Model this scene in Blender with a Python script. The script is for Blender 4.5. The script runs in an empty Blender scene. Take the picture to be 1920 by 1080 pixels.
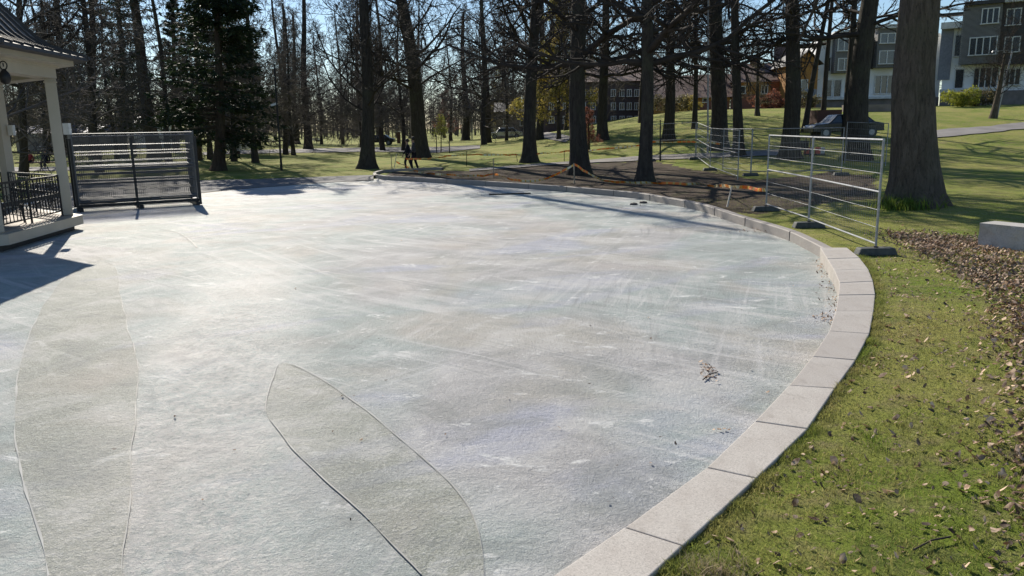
import bpy, bmesh, math, random
import numpy as np
from mathutils import Vector, Matrix, noise as mnoise
random.seed(7); rng = np.random.default_rng(7)
R = math.radians
scene = bpy.context.scene
COL = scene.collection

# ------------------------------------------------------------------ camera
CAMZ, FPX, PITCH, ROLL = 2.45, 1480.0, 11.65, -1.0
cam_d = bpy.data.cameras.new("camera"); cam = bpy.data.objects.new("camera", cam_d); COL.objects.link(cam)
cam_d.sensor_width = 36; cam_d.lens = 36*FPX/1920; cam_d.clip_start = 0.05; cam_d.clip_end = 3000
CM = Matrix.Rotation(R(90-PITCH), 3, 'X') @ Matrix.Rotation(R(ROLL), 3, 'Z')
cam.matrix_world = Matrix.Translation((0, 0, CAMZ)) @ CM.to_4x4()
scene.camera = cam
scene.render.resolution_x, scene.render.resolution_y = 1024, 576

# ------------------------------------------------------------------ light
SUN_AZ, SUN_EL = -24.0, 33.0
sd = Vector((math.sin(R(SUN_AZ))*math.cos(R(SUN_EL)), math.cos(R(SUN_AZ))*math.cos(R(SUN_EL)), math.sin(R(SUN_EL))))
w = bpy.data.worlds.new("World"); scene.world = w; w.use_nodes = True
nt = w.node_tree; nt.nodes.clear()
sky = nt.nodes.new('ShaderNodeTexSky'); sky.sky_type = 'NISHITA'; sky.sun_disc = False
sky.sun_elevation = R(SUN_EL); sky.sun_rotation = R(SUN_AZ); sky.air_density = 1.0; sky.dust_density = 0.15; sky.ozone_density = 3.5; sky.altitude = 300
bg = nt.nodes.new('ShaderNodeBackground'); bg.inputs[1].default_value = 0.085
ow = nt.nodes.new('ShaderNodeOutputWorld'); nt.links.new(sky.outputs[0], bg.inputs[0]); nt.links.new(bg.outputs[0], ow.inputs[0])
sl = bpy.data.lights.new("sun", 'SUN'); sl.energy = 4.8; sl.angle = R(0.5); sl.color = (1, 0.925, 0.80)
so = bpy.data.objects.new("sun", sl); COL.objects.link(so); so.rotation_euler = sd.to_track_quat('Z', 'Y').to_euler()
scene.view_settings.view_transform = 'Standard'; scene.view_settings.look = 'None'
scene.view_settings.exposure = 0.43; scene.view_settings.gamma = 1.0

# ------------------------------------------------------------------ pixel helpers (photo pixels 1920x1080 -> world)
def ray(px, py):
    return CM @ Vector(((px-960)/FPX, (540-py)/FPX, -1.0))
def onz(px, py, z=0.0):
    d = ray(px, py); t = (z-CAMZ)/d.z
    return Vector((d.x*t, d.y*t, z))
def at(px, py, Y):
    d = ray(px, py); t = Y/d.y
    return Vector((d.x*t, Y, CAMZ+d.z*t))
def sstep(a, b, x):
    t = min(1, max(0, (x-a)/(b-a))); return t*t*(3-2*t)

# rink outline, from the near end of the granite kerb round to the far left
JI = [(935,1150),(1035,1080),(1172,988),(1326,876),(1416,789),(1480,722),(1524,668),(1555,620),(1567,583),(1572,553),(1574,530),(1564,506),(1551,485),(1538,464)]
JO = [(1085,1215),(1165,1128),(1280,1022),(1418,896),(1514,803),(1565,728),(1604,675),(1630,625),(1638,583),(1641,552),(1637,527),(1628,504),(1612,483),(1588,464)]
NJ = len(JI)
def slabz(i): return 0.03+0.19*min(1, max(0, (i-3)/6.0))
jin = [onz(*JI[i], slabz(i)) for i in range(NJ)]
jout = [onz(*JO[i], slabz(i)) for i in range(NJ)]
KB = [(1541,485),(1513,469),(1467,447),(1380,419),(1313,396),(1240,381),(1175,370.5),(1036,358),(930,350),(838,344.5),(770,340),(722,337.5),(704,334.5)]
kb = [onz(*p) for p in KB]
edge = [Vector((-3.5,-3,0)), Vector((-1.2,1.0,0))] + [v.copy() for v in jin] + kb[1:]
left = [onz(*p) for p in [(640,340),(560,346),(470,353),(380,362)]] + [Vector((-17,29,0)), Vector((-24,28,0)), Vector((-30,20,0)), Vector((-30,5,0)), Vector((-18,-6,0))]
ring = edge+left
RC = Vector((-6, 16, 0))
ang = [math.atan2(p.y-RC.y, p.x-RC.x) for p in ring]
kz = [0.0]*2 + [slabz(i)-0.035 for i in range(NJ)] + [0.165]*(len(kb)-3) + [0.06, 0.0] + [-0.02]*len(left)
order = sorted(range(len(ring)), key=lambda i: ang[i])
A_ = np.array([ang[i] for i in order]); R_ = np.array([(ring[i]-RC).xy.length for i in order]); K_ = np.array([kz[i] for i in order])
def Rth(t): return float(np.interp(t, A_, R_, period=2*math.pi))
def Kth(t): return float(np.interp(t, A_, K_, period=2*math.pi))
def T(x, y):
    th = math.atan2(y-RC.y, x-RC.x); r = math.hypot(x-RC.x, y-RC.y); d = r-Rth(th)
    k = Kth(th); base = k + (0.08-k)*sstep(3, 14, d)
    hill = 3.0*sstep(33, 78, y)*sstep(-10, 20, x) + 0.5*sstep(26, 60, y)*sstep(5, 20, x)
    nz = 0.10*sstep(1.5, 8, d)*mnoise.noise(Vector((x*0.13, y*0.13, 3.1)))
    if y > 300: hill *= 1.0
    return base+hill+nz
def G(px, py, off=0.0):
    """first point where the pixel's ray meets the ground"""
    d = ray(px, py); d = d/d.y; y = 2.0; st = 0.5; last = y
    f = lambda y: CAMZ+d.z*y-T(d.x*y, y)
    while y < 170 and f(y) > 0: last = y; y += st
    lo, hi = last, y
    for _ in range(24):
        m = (lo+hi)/2
        if f(m) > 0: lo = m
        else: hi = m
    return Vector((d.x*hi, hi, T(d.x*hi, hi)+off))

# ------------------------------------------------------------------ materials
def lin(c): return (c[0], c[1], c[2], 1)
def mat(name, col, rough=0.7, metal=0.0, col2=None, scale=6.0, bump=0.0, bscale=40.0, stretch=(1,1,1), detail=6, spec=0.5, contrast=(0.35,0.65), island=0.0):
    m = bpy.data.materials.new(name); m.use_nodes = True; n = m.node_tree; b = n.nodes['Principled BSDF']
    b.inputs['Base Color'].default_value = lin(col); b.inputs['Roughness'].default_value = rough; b.inputs['Metallic'].default_value = metal
    b.inputs['Specular IOR Level'].default_value = spec
    tc = n.nodes.new('ShaderNodeTexCoord'); mp = n.nodes.new('ShaderNodeMapping'); mp.inputs['Scale'].default_value = stretch
    n.links.new(tc.outputs['Object'], mp.inputs[0])
    if col2 is None: col2 = tuple(c*0.78 for c in col)
    nz = n.nodes.new('ShaderNodeTexNoise'); nz.inputs['Scale'].default_value = scale; nz.inputs['Detail'].default_value = detail
    n.links.new(mp.outputs[0], nz.inputs['Vector'])
    rp = n.nodes.new('ShaderNodeValToRGB'); rp.color_ramp.elements[0].position = contrast[0]; rp.color_ramp.elements[1].position = contrast[1]
    rp.color_ramp.elements[0].color = lin(col); rp.color_ramp.elements[1].color = lin(col2)
    n.links.new(nz.outputs[0], rp.inputs[0]); outc = rp.outputs[0]
    if island:
        g = n.nodes.new('ShaderNodeNewGeometry'); mr = n.nodes.new('ShaderNodeMapRange'); mr.inputs[3].default_value = 1-island; mr.inputs[4].default_value = 1+island
        n.links.new(g.outputs['Random Per Island'], mr.inputs[0])
        mx = n.nodes.new('ShaderNodeVectorMath'); mx.operation = 'SCALE'; n.links.new(outc, mx.inputs[0]); n.links.new(mr.outputs[0], mx.inputs['Scale']); outc = mx.outputs[0]
    n.links.new(outc, b.inputs['Base Color'])
    if bump:
        nb = n.nodes.new('ShaderNodeTexNoise'); nb.inputs['Scale'].default_value = bscale; nb.inputs['Detail'].default_value = 8; n.links.new(mp.outputs[0], nb.inputs['Vector'])
        bp = n.nodes.new('ShaderNodeBump'); bp.inputs['Strength'].default_value = bump; bp.inputs['Distance'].default_value = 0.02
        n.links.new(nb.outputs[0], bp.inputs['Height']); n.links.new(bp.outputs[0], b.inputs['Normal'])
    return m
class NG:   # tiny node-graph helper
    def __init__(s, name):
        s.m = bpy.data.materials.new(name); s.m.use_nodes = True; s.n = s.m.node_tree; s.b = s.n.nodes['Principled BSDF']
        s.tc = s.n.nodes.new('ShaderNodeTexCoord')
    def link(s, a, b): s.n.links.new(a, b)
    def mapping(s, sc=(1,1,1), rot=0, src=None):
        src = src or s.tc.outputs['Object']
        if rot:
            m0 = s.n.nodes.new('ShaderNodeMapping'); m0.inputs['Rotation'].default_value = (0,0,rot); s.link(src, m0.inputs[0]); src = m0.outputs[0]
        mp = s.n.nodes.new('ShaderNodeMapping'); mp.inputs['Scale'].default_value = sc; s.link(src, mp.inputs[0]); return mp.outputs[0]
    def noise(s, scale, detail=5, vec=None, dist=0.0, rough=0.5):
        x = s.n.nodes.new('ShaderNodeTexNoise'); x.inputs['Scale'].default_value = scale; x.inputs['Detail'].default_value = detail; x.inputs['Distortion'].default_value = dist
        x.inputs['Roughness'].default_value = rough; s.link(vec or s.tc.outputs['Object'], x.inputs['Vector']); return x.outputs[0]
    def rng(s, v, a, b, c=0.0, d=1.0):
        x = s.n.nodes.new('ShaderNodeMapRange'); x.inputs[1].default_value = a; x.inputs[2].default_value = b; x.inputs[3].default_value = c; x.inputs[4].default_value = d
        s.link(v, x.inputs[0]); return x.outputs[0]
    def math(s, op, a, b):
        x = s.n.nodes.new('ShaderNodeMath'); x.operation = op
        for i, v in enumerate((a, b)):
            if isinstance(v, (int, float)): x.inputs[i].default_value = v
            else: s.link(v, x.inputs[i])
        return x.outputs[0]
    def mix(s, f, a, b):
        x = s.n.nodes.new('ShaderNodeMix'); x.data_type = 'RGBA'
        if isinstance(f, (int, float)): x.inputs[0].default_value = f
        else: s.link(f, x.inputs[0])
        for i, v in ((6, a), (7, b)):
            if isinstance(v, tuple): x.inputs[i].default_value = lin(v)
            else: s.link(v, x.inputs[i])
        return x.outputs[2]
    def attr(s, name):
        x = s.n.nodes.new('ShaderNodeAttribute'); x.attribute_name = name; return x.outputs['Fac']
    def bump(s, h, strength, dist):
        x = s.n.nodes.new('ShaderNodeBump'); x.inputs['Strength'].default_value = strength; x.inputs['Distance'].default_value = dist
        s.link(h, x.inputs['Height']); s.link(x.outputs[0], s.b.inputs['Normal'])

def ice_mat(name, lilac, teal, beige, tw=0.0, scr=1.0, bmp=1.0, k=1.0):
    g = NG(name); g.b.inputs['IOR'].default_value = 1.31; g.b.inputs['Specular IOR Level'].default_value = 0.28
    big = g.noise(0.16, 3, g.mapping((1, 0.75, 1), R(25)), 0.6); mid = g.noise(0.5, 5, g.mapping((1, 0.7, 1), R(-20)), 0.8)
    c = g.mix(g.rng(big, 0.43+tw, 0.50+tw), lilac, teal)
    c = g.mix(g.rng(mid, 0.50, 0.64), c, beige)
    blue = g.noise(0.33, 4, g.mapping((1.3, 0.6, 1), R(70)), 1.0)
    c = g.mix(g.rng(blue, 0.56, 0.66, 0, 0.8), c, (0.40,0.42,0.52))
    # coarse grain of the surface, at several sizes
    gr = g.noise(95, 3, None, 0, 0.85); c = g.mix(g.rng(gr, 0.34, 0.50, 0.7, 0), c, (0.19,0.19,0.19)); c = g.mix(g.rng(gr, 0.52, 0.66, 0, 0.7), c, (0.72,0.71,0.70))
    g2 = g.noise(30, 4, None, 0.3, 0.8); c = g.mix(g.rng(g2, 0.34, 0.50, 0.4, 0), c, (0.22,0.22,0.22)); c = g.mix(g.rng(g2, 0.54, 0.68, 0, 0.5), c, (0.66,0.65,0.64))
    # worn clouds, skate and plough streaks, scuffs: laid over the grain
    cl = g.noise(1.1, 8, g.mapping((0.8, 1.0, 1), R(10)), 0.6, 0.68)
    c = g.mix(g.rng(cl, 0.50, 0.64, 0, 0.6), c, (0.60,0.59,0.57)); c = g.mix(g.rng(cl, 0.49, 0.36, 0, 0.55), c, (0.25,0.26,0.25))
    def streak(rot, sx, sy, lo, hi, amt, col, c, gs=0.5):
        n = g.noise(1.0, 5, g.mapping((sx, sy, 1), rot), 0.5, 0.62); gate = g.rng(g.noise(gs, 3, g.mapping((1,1,1), rot+1), 0.5), 0.46, 0.62)
        return g.mix(g.math('MULTIPLY', g.math('MULTIPLY', g.rng(n, lo, hi), gate), amt*scr), c, col)
    c = streak(R(41), 0.16, 2.6, 0.52, 0.64, 0.65, (0.62,0.61,0.60), c, 0.22)
    c = streak(R(38), 0.20, 9, 0.54, 0.66, 0.6, (0.64,0.63,0.62), c, 0.3)
    c = streak(R(55), 0.16, 6, 0.54, 0.66, 0.55, (0.62,0.62,0.60), c, 0.25)
    c = streak(R(-72), 0.2, 7, 0.53, 0.66, 0.6, (0.64,0.63,0.62), c, 0.3)
    c = streak(R(-50), 0.25, 10, 0.55, 0.66, 0.5, (0.60,0.60,0.60), c, 0.4)
    c = streak(R(-80), 0.3, 8, 0.56, 0.68, 0.5, (0.25,0.25,0.25), c, 0.3)
    c = streak(R(44), 0.25, 10, 0.56, 0.68, 0.5, (0.25,0.26,0.26), c, 0.3)
    sc = g.noise(1.9, 7, g.mapping((0.8, 1.3, 1), R(8)), 0.6, 0.75)
    c = g.mix(g.rng(sc, 0.59, 0.65, 0, 0.85*scr), c, (0.74,0.74,0.72))
    wm = g.noise(0.42, 3, None, 0.4); c = g.mix(g.rng(wm, 0.55, 0.68, 0, 0.35), c, (0.46,0.40,0.35))
    dk = g.noise(9, 2); c = g.mix(g.rng(dk, 0.745, 0.78), c, (0.13,0.11,0.09))
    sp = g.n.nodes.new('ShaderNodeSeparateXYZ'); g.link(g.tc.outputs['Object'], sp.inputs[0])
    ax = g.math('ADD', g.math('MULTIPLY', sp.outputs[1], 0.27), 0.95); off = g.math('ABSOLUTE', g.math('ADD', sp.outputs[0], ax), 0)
    off = g.math('SUBTRACT', off, g.math('MULTIPLY', g.noise(0.9, 5, None, 0.5), 0.9)); glare = g.math('MULTIPLY', g.rng(off, 0.75, -0.05), g.rng(sp.outputs[1], 17, 9))  # mask of the pale band where sun glare is painted on the ice
    glare = g.math('MULTIPLY', glare, scr); gv = g.noise(14, 6, None, 0.6, 0.8)
    c = g.mix(g.math('MULTIPLY', glare, g.rng(gv, 0.42, 0.58, 0.1, 0.75)), c, (0.66,0.62,0.58))  # warm glare tone put into the base colour
    mx = g.n.nodes.new('ShaderNodeVectorMath'); mx.operation = 'SCALE'; mx.inputs['Scale'].default_value = k; g.link(c, mx.inputs[0])
    g.link(g.math('ADD', 0.2, g.math('MULTIPLY', glare, 0.45)), g.b.inputs['Specular IOR Level'])
    g.link(mx.outputs[0], g.b.inputs['Base Color'])
    g.link(g.math('SUBTRACT', g.rng(g.noise(5, 6, None, 0.5), 0.3, 0.7, 0.46, 0.62), g.math('MULTIPLY', glare, 0.2)), g.b.inputs['Roughness'])
    g3 = g.noise(9, 5, None, 0.3, 0.8); h = g.math('ADD', g.math('MULTIPLY', gr, 0.5), g.math('ADD', g.math('MULTIPLY', g2, 1.0), g.math('MULTIPLY', g3, 1.3)))
    g.bump(h, 0.9*bmp, 0.024)
    return g.m
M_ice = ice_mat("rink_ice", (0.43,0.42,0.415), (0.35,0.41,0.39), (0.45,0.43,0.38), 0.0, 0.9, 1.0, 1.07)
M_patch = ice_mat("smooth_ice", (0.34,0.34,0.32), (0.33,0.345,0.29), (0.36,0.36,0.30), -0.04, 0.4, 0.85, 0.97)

def ground_mat():
    g = NG("grass_ground")
    n1 = g.noise(0.35, 4, None, 0.4); n2 = g.noise(3.2, 6, g.mapping((0.8,1.2,1))); n3 = g.noise(26, 5, None, 0, 0.8)
    c = g.mix(g.rng(n1, 0.36, 0.62), (0.19,0.25,0.034), (0.33,0.32,0.085))
    c = g.mix(g.rng(n2, 0.50, 0.68, 0, 0.75), c, (0.31,0.26,0.12))
    c = g.mix(g.rng(n3, 0.34, 0.50, 0.75, 0), c, (0.05,0.06,0.018)); c = g.mix(g.rng(g.noise(1.3, 6, None, 0.8, 0.7), 0.54, 0.66, 0, 0.6), c, (0.30,0.26,0.12)); c = g.mix(g.rng(g.noise(0.9, 5, None, 0.8, 0.7), 0.44, 0.34, 0, 0.6), c, (0.085,0.13,0.022))
    c = g.mix(g.rng(g.noise(11, 4), 0.62, 0.70, 0, 0.7), c, (0.26,0.21,0.13))
    s = g.math('ADD', g.attr('soil'), g.math('MULTIPLY', g.math('SUBTRACT', g.noise(0.9, 6, None, 0.6), 0.5), 1.4))
    soil = g.mix(g.rng(n3, 0.4, 0.6), (0.055,0.04,0.03), (0.12,0.09,0.068)); soil = g.mix(g.rng(n2, 0.55, 0.7, 0, 0.8), soil, (0.10,0.105,0.04))
    c = g.mix(g.rng(s, 0.45, 0.65), c, soil)
    g.link(c, g.b.inputs['Base Color']); g.b.inputs['Roughness'].default_value = 0.95; g.b.inputs['Specular IOR Level'].default_value = 0.15
    g.bump(g.math('ADD', n3, g.math('MULTIPLY', n2, 1.5)), 0.9, 0.05)
    return g.m
M_ground = ground_mat()
M_grass = mat("grass_blade", (0.18,0.26,0.032), 0.6, col2=(0.36,0.32,0.12), scale=1.5, island=0.6, spec=0.2, contrast=(0.3,0.6))
M_weed = mat("weed_leaf", (0.10,0.19,0.02), 0.55, col2=(0.19,0.22,0.04), island=0.4)
M_dry = mat("dry_grass", (0.42,0.34,0.2), 0.8, island=0.4)
M_leaf = mat("dead_leaf", (0.15,0.08,0.045), 0.7, col2=(0.50,0.36,0.25), scale=14, island=0.75, contrast=(0.42,0.58))
def translucent(m, f):
    n = m.node_tree; b = n.nodes['Principled BSDF']; out = [x for x in n.nodes if x.type == 'OUTPUT_MATERIAL'][0]
    t = n.nodes.new('ShaderNodeBsdfTranslucent'); mx = n.nodes.new('ShaderNodeMixShader'); mx.inputs[0].default_value = f
    n.links.new(b.inputs['Base Color'].links[0].from_socket, t.inputs[0]); n.links.new(b.outputs[0], mx.inputs[1]); n.links.new(t.outputs[0], mx.inputs[2]); n.links.new(mx.outputs[0], out.inputs[0])
translucent(M_grass, .4); translucent(M_weed, .45); translucent(M_leaf, .2); translucent(M_dry, .3)
def bark(name, a, b, v=1.0):
    g = NG(name); mp = g.mapping((v*5, v*5, v*0.9)); n1 = g.noise(1.7, 7, mp, 1.0, 0.7); n2 = g.noise(9, 5, g.mapping((v*3, v*3, v*0.8)), 0.5, 0.7)
    c = g.mix(g.rng(n1, 0.36, 0.62), a, b); c = g.mix(g.rng(g.noise(0.8, 4), 0.5, 0.7, 0, 0.6), c, (0.085,0.088,0.055))
    c = g.mix(g.rng(n2, 0.3, 0.46, 0.8, 0), c, tuple(x*0.35 for x in a))
    g.link(c, g.b.inputs['Base Color']); g.b.inputs['Roughness'].default_value = 0.92; g.b.inputs['Specular IOR Level'].default_value = 0.2
    g.bump(g.math('ADD', g.math('MULTIPLY', n1, 1.0), g.math('MULTIPLY', n2, 0.7)), 1.0, 0.06)
    return g.m
M_bark = bark("bark_grey", (0.038,0.033,0.029), (0.078,0.068,0.058))
M_barkb = bark("bark_brown", (0.075,0.060,0.048), (0.16,0.13,0.105), 1.0)
M_pbark = bark("bark_pine", (0.055,0.04,0.032), (0.10,0.075,0.058))
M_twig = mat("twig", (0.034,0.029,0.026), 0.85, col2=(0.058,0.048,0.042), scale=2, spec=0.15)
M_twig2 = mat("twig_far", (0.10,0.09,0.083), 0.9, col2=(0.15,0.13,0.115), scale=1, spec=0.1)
M_needle = mat("spruce_needle", (0.018,0.032,0.014), 0.6, col2=(0.032,0.05,0.02), scale=1.3, island=0.4, spec=0.3)
M_gold = mat("young_leaf_gold", (0.34,0.25,0.06), 0.6, col2=(0.26,0.25,0.06), scale=0.6, island=0.4)
M_red = mat("young_leaf_red", (0.26,0.09,0.06), 0.6, col2=(0.18,0.09,0.06), island=0.4)
M_yel = mat("young_leaf_yellow", (0.32,0.34,0.05), 0.6, island=0.3)
M_haz = mat("young_leaf_olive", (0.10,0.10,0.04), 0.6, col2=(0.14,0.11,0.06), island=0.4)
for m_, f_ in ((M_gold, .5), (M_red, .5), (M_yel, .5), (M_haz, .5), (M_needle, .3)): translucent(m_, f_)
def granite(name, a, b, speck=90):
    g = NG(name); n1 = g.noise(speck, 3, None, 0, 0.8); n2 = g.noise(2.2, 5, None, 0.5)
    c = g.mix(g.rng(n2, 0.35, 0.65), a, b); c = g.mix(g.rng(n1, 0.34, 0.47, 0.7, 0), c, tuple(x*0.45 for x in a)); c = g.mix(g.rng(n1, 0.56, 0.68, 0, 0.6), c, (0.72,0.66,0.6))
    c = g.mix(g.rng(g.noise(6, 5, None, 1.0), 0.60, 0.74, 0, 0.45), c, (0.22,0.19,0.16)); oi = g.n.nodes.new('ShaderNodeObjectInfo'); c = g.mix(g.math('MULTIPLY', oi.outputs['Random'], 0.5), c, (0.32,0.29,0.27)); c = g.mix(g.rng(g.noise(1.1, 8, None, 1.5, 0.7), 0.50, 0.68, 0, 0.5), c, (0.34,0.30,0.26))
    g.link(c, g.b.inputs['Base Color']); g.b.inputs['Roughness'].default_value = 0.75; g.bump(n1, 0.35, 0.004); return g.m
M_slab = granite("pink_granite", (0.44,0.40,0.36), (0.52,0.485,0.44))
M_kerb = granite("grey_granite", (0.24,0.22,0.205), (0.31,0.285,0.26), 60)
M_block = granite("pale_granite", (0.52,0.50,0.46), (0.64,0.62,0.58), 40)
M_asph = mat("asphalt", (0.10,0.10,0.105), 0.85, col2=(0.17,0.165,0.165), scale=1.2, bump=0.5, bscale=60)
M_path = mat("gravel_path", (0.27,0.25,0.24), 0.9, col2=(0.20,0.185,0.175), scale=0.8, bump=0.4, bscale=50)
M_galv = mat("galvanised_steel", (0.36,0.37,0.39), 0.5, 0.6, col2=(0.25,0.26,0.28), scale=12)
M_galvd = mat("shaded_steel", (0.15,0.155,0.165), 0.5, 0.5, col2=(0.13,0.135,0.145), scale=10)  # darker galvanised steel, the stack's inner shadow put into its colour
M_rub = mat("black_rubber", (0.045,0.05,0.05), 0.75, col2=(0.09,0.095,0.09), scale=9, bump=0.3)
M_wood = mat("stake_wood", (0.42,0.34,0.24), 0.8, scale=4, stretch=(6,6,1))
M_wstk = mat("stake_white", (0.62,0.58,0.52), 0.7)
M_orange = mat("tape_orange", (0.8,0.17,0.03), 0.5); 
M_cream = mat("cream_paint", (0.44,0.40,0.33), 0.55, col2=(0.39,0.355,0.29), scale=1.5)
M_rmetal = mat("roof_sheet", (0.24,0.23,0.22), 0.45, 0.3, col2=(0.08,0.078,0.075), scale=3)
M_iron = mat("black_iron", (0.02,0.02,0.022), 0.5, 0.3)
M_deck = mat("deck_tiles", (0.36,0.29,0.23), 0.7, scale=5)
M_black = mat("black_cloth", (0.018,0.02,0.03), 0.85, spec=0.2)
M_dkgrey = mat("grey_cloth", (0.05,0.05,0.06), 0.9); M_skin = mat("skin", (0.45,0.28,0.2), 0.6); M_hair = mat("hair", (0.03,0.02,0.015), 0.7)
M_redc = mat("red_cloth", (0.25,0.04,0.04), 0.9)
M_glass = mat("window_glass", (0.02,0.03,0.04), 0.15, 0.0, spec=0.9); M_wframe = mat("white_frame", (0.72,0.72,0.70), 0.5)
M_white = mat("white_render", (0.88,0.88,0.87), 0.8, col2=(0.82,0.82,0.81), scale=0.7); M_bluegrey = mat("bluegrey_panel", (0.26,0.27,0.31), 0.7)
M_must = mat("mustard_wall", (0.40,0.20,0.05), 0.8, col2=(0.33,0.15,0.04), scale=1.0, stretch=(1,1,6)); M_redw = mat("red_wood_wall", (0.30,0.085,0.03), 0.8, scale=1.5, stretch=(1,1,6))
M_tile = mat("roof_tile_red", (0.15,0.085,0.07), 0.8, col2=(0.11,0.075,0.065), scale=2, bump=0.6, bscale=12); M_slate = mat("roof_slate", (0.06,0.06,0.065), 0.7, scale=3)
M_plinth = mat("stone_plinth", (0.19,0.16,0.14), 0.85, col2=(0.26,0.22,0.2), scale=2.0, bump=0.5, bscale=10)
def brick_mat(name, a, b, mortar, sc, slat=False):
    g = NG(name); x = g.n.nodes.new('ShaderNodeTexBrick'); x.inputs['Color1'].default_value = lin(a); x.inputs['Color2'].default_value = lin(b); x.inputs['Mortar'].default_value = lin(mortar)
    x.inputs['Scale'].default_value = sc; x.inputs['Mortar Size'].default_value = 0.015
    s = g.n.nodes.new('ShaderNodeSeparateXYZ'); g.link(g.tc.outputs['Object'], s.inputs[0]); c = g.n.nodes.new('ShaderNodeCombineXYZ')
    g.link(g.math('ADD', s.outputs[0], s.outputs[1]), c.inputs[0]); g.link(s.outputs[2], c.inputs[1]); g.link(c.outputs[0], x.inputs['Vector'])
    if slat: x.inputs['Brick Width'].default_value = 60; x.inputs['Mortar Size'].default_value = 0.035
    g.link(x.outputs[0], g.b.inputs['Base Color']); g.b.inputs['Roughness'].default_value = 0.85; return g.m
M_brick = brick_mat("dark_brick", (0.075,0.055,0.06), (0.10,0.07,0.07), (0.12,0.11,0.11), 3)
M_rbrick = brick_mat("red_brick", (0.22,0.08,0.05), (0.28,0.10,0.06), (0.2,0.17,0.15), 4)
M_slat = brick_mat("dark_slats", (0.08,0.075,0.072), (0.07,0.066,0.063), (0.40,0.39,0.38), 2.4, True)
M_dark = mat("dark_cladding", (0.055,0.052,0.052), 0.7)
M_car = mat("car_paint_dark", (0.03,0.035,0.045), 0.25, 0.4); M_van = mat("car_paint_silver", (0.45,0.46,0.48), 0.3, 0.5); M_blue = mat("blue_sheet", (0.05,0.07,0.2), 0.6)
M_lampw = mat("lamp_white", (0.7,0.7,0.68), 0.5); M_brownbox = mat("brown_boards", (0.10,0.045,0.035), 0.8, stretch=(1,1,8), scale=2); M_redpl = mat("red_plastic", (0.7,0.12,0.08), 0.5)
M_bench = mat("bench_slat", (0.62,0.60,0.56), 0.6, scale=4)

# ------------------------------------------------------------------ mesh building
class MB:
    def __init__(s): s.v = []; s.f = []
    def add(s, vs, fs):
        o = len(s.v); s.v += [tuple(v) for v in vs]; s.f += [tuple(i+o for i in f) for f in fs]; return s
    def box(s, c, size, ax=None, rz=0.0):
        hx, hy, hz = (x/2 for x in size); c = Vector(c)
        if ax is None: ax = (Vector((math.cos(rz), math.sin(rz), 0)), Vector((-math.sin(rz), math.cos(rz), 0)), Vector((0,0,1)))
        vs = [c+ax[0]*(i*hx)+ax[1]*(j*hy)+ax[2]*(k*hz) for k in (-1,1) for j in (-1,1) for i in (-1,1)]
        return s.add(vs, [(0,2,3,1),(4,5,7,6),(0,1,5,4),(2,6,7,3),(0,4,6,2),(1,3,7,5)])
    def bar(s, a, b, w, h):
        a = Vector(a); b = Vector(b); d = (b-a).normalized(); up = Vector((0,0,1)) if abs(d.z) < 0.9 else Vector((0,1,0))
        x = d.cross(up).normalized(); y = x.cross(d)
        return s.box((a+b)/2, ((b-a).length, w, h), (d, x, y))
    def tube(s, pts, rad, n=8, cap=True):
        pts = [Vector(p) for p in pts]
        if isinstance(rad, (int, float)): rad = [rad]*len(pts)
        vs = []; prev = None
        for i, p in enumerate(pts):
            d = (pts[min(i+1, len(pts)-1)]-pts[max(i-1, 0)]).normalized()
            if prev is None: x = d.orthogonal().normalized()
            else: x = (prev-d*prev.dot(d)).normalized()
            prev = x; y = d.cross(x)
            vs += [p+(x*math.cos(2*math.pi*k/n)+y*math.sin(2*math.pi*k/n))*rad[i] for k in range(n)]
        fs = [(i*n+k, i*n+(k+1) % n, (i+1)*n+(k+1) % n, (i+1)*n+k) for i in range(len(pts)-1) for k in range(n)]
        if cap: fs += [tuple(reversed(range(n))), tuple((len(pts)-1)*n+k for k in range(n))]
        return s.add(vs, fs)
    def lathe(s, c, prof, n=16, ax=Vector((0,0,1))):
        return s.tube([Vector(c)+ax*z for r, z in prof], [r for r, z in prof], n)
    def mesh(s, name, m, smooth=False):
        me = bpy.data.meshes.new(name); me.from_pydata(s.v, [], s.f); me.materials.append(m); me.validate(); me.update()
        if smooth: me.polygons.foreach_set('use_smooth', [True]*len(me.polygons))
        return me
    def build(s, name, m, parent=None, smooth=False, bevel=0.0):
        o = bpy.data.objects.new(name, s.mesh(name, m, smooth)); COL.objects.link(o)
        if parent: o.parent = parent
        if bevel:
            md = o.modifiers.new('bevel', 'BEVEL'); md.width = bevel; md.segments = 2; md.limit_method = 'ANGLE'
        return o
def tag(o, label=None, cat=None, group=None, kind=None):
    if label: o['label'] = label
    if cat: o['category'] = cat
    if group: o['group'] = group
    if kind: o['kind'] = kind
    return o
def thing(name, label, cat, loc=(0,0,0), rz=0.0, group=None):
    o = bpy.data.objects.new(name, None); COL.objects.link(o); o.location = loc; o.rotation_euler = (0,0,rz); o.empty_display_size = 0.2
    return tag(o, label, cat, group)
def dup(o, parent=None):
    c = o.copy(); COL.objects.link(c)
    if parent: c.parent = parent
    for ch in [x for x in list(COL.objects) if x.parent is o]: dup(ch, c)
    return c
def rawmesh(name, V, F, m, tri=True, smooth=False):
    me = bpy.data.meshes.new(name); V = np.asarray(V, np.float32); F = np.asarray(F, np.int32); k = F.shape[1]
    me.vertices.add(len(V)); me.vertices.foreach_set('co', V.ravel()); me.loops.add(F.size); me.loops.foreach_set('vertex_index', F.ravel())
    me.polygons.add(len(F)); me.polygons.foreach_set('loop_start', np.arange(len(F), dtype=np.int32)*k); me.polygons.foreach_set('loop_total', np.full(len(F), k, np.int32))
    if smooth: me.polygons.foreach_set('use_smooth', np.ones(len(F), bool))
    me.materials.append(m); me.update(calc_edges=True); return me
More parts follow.
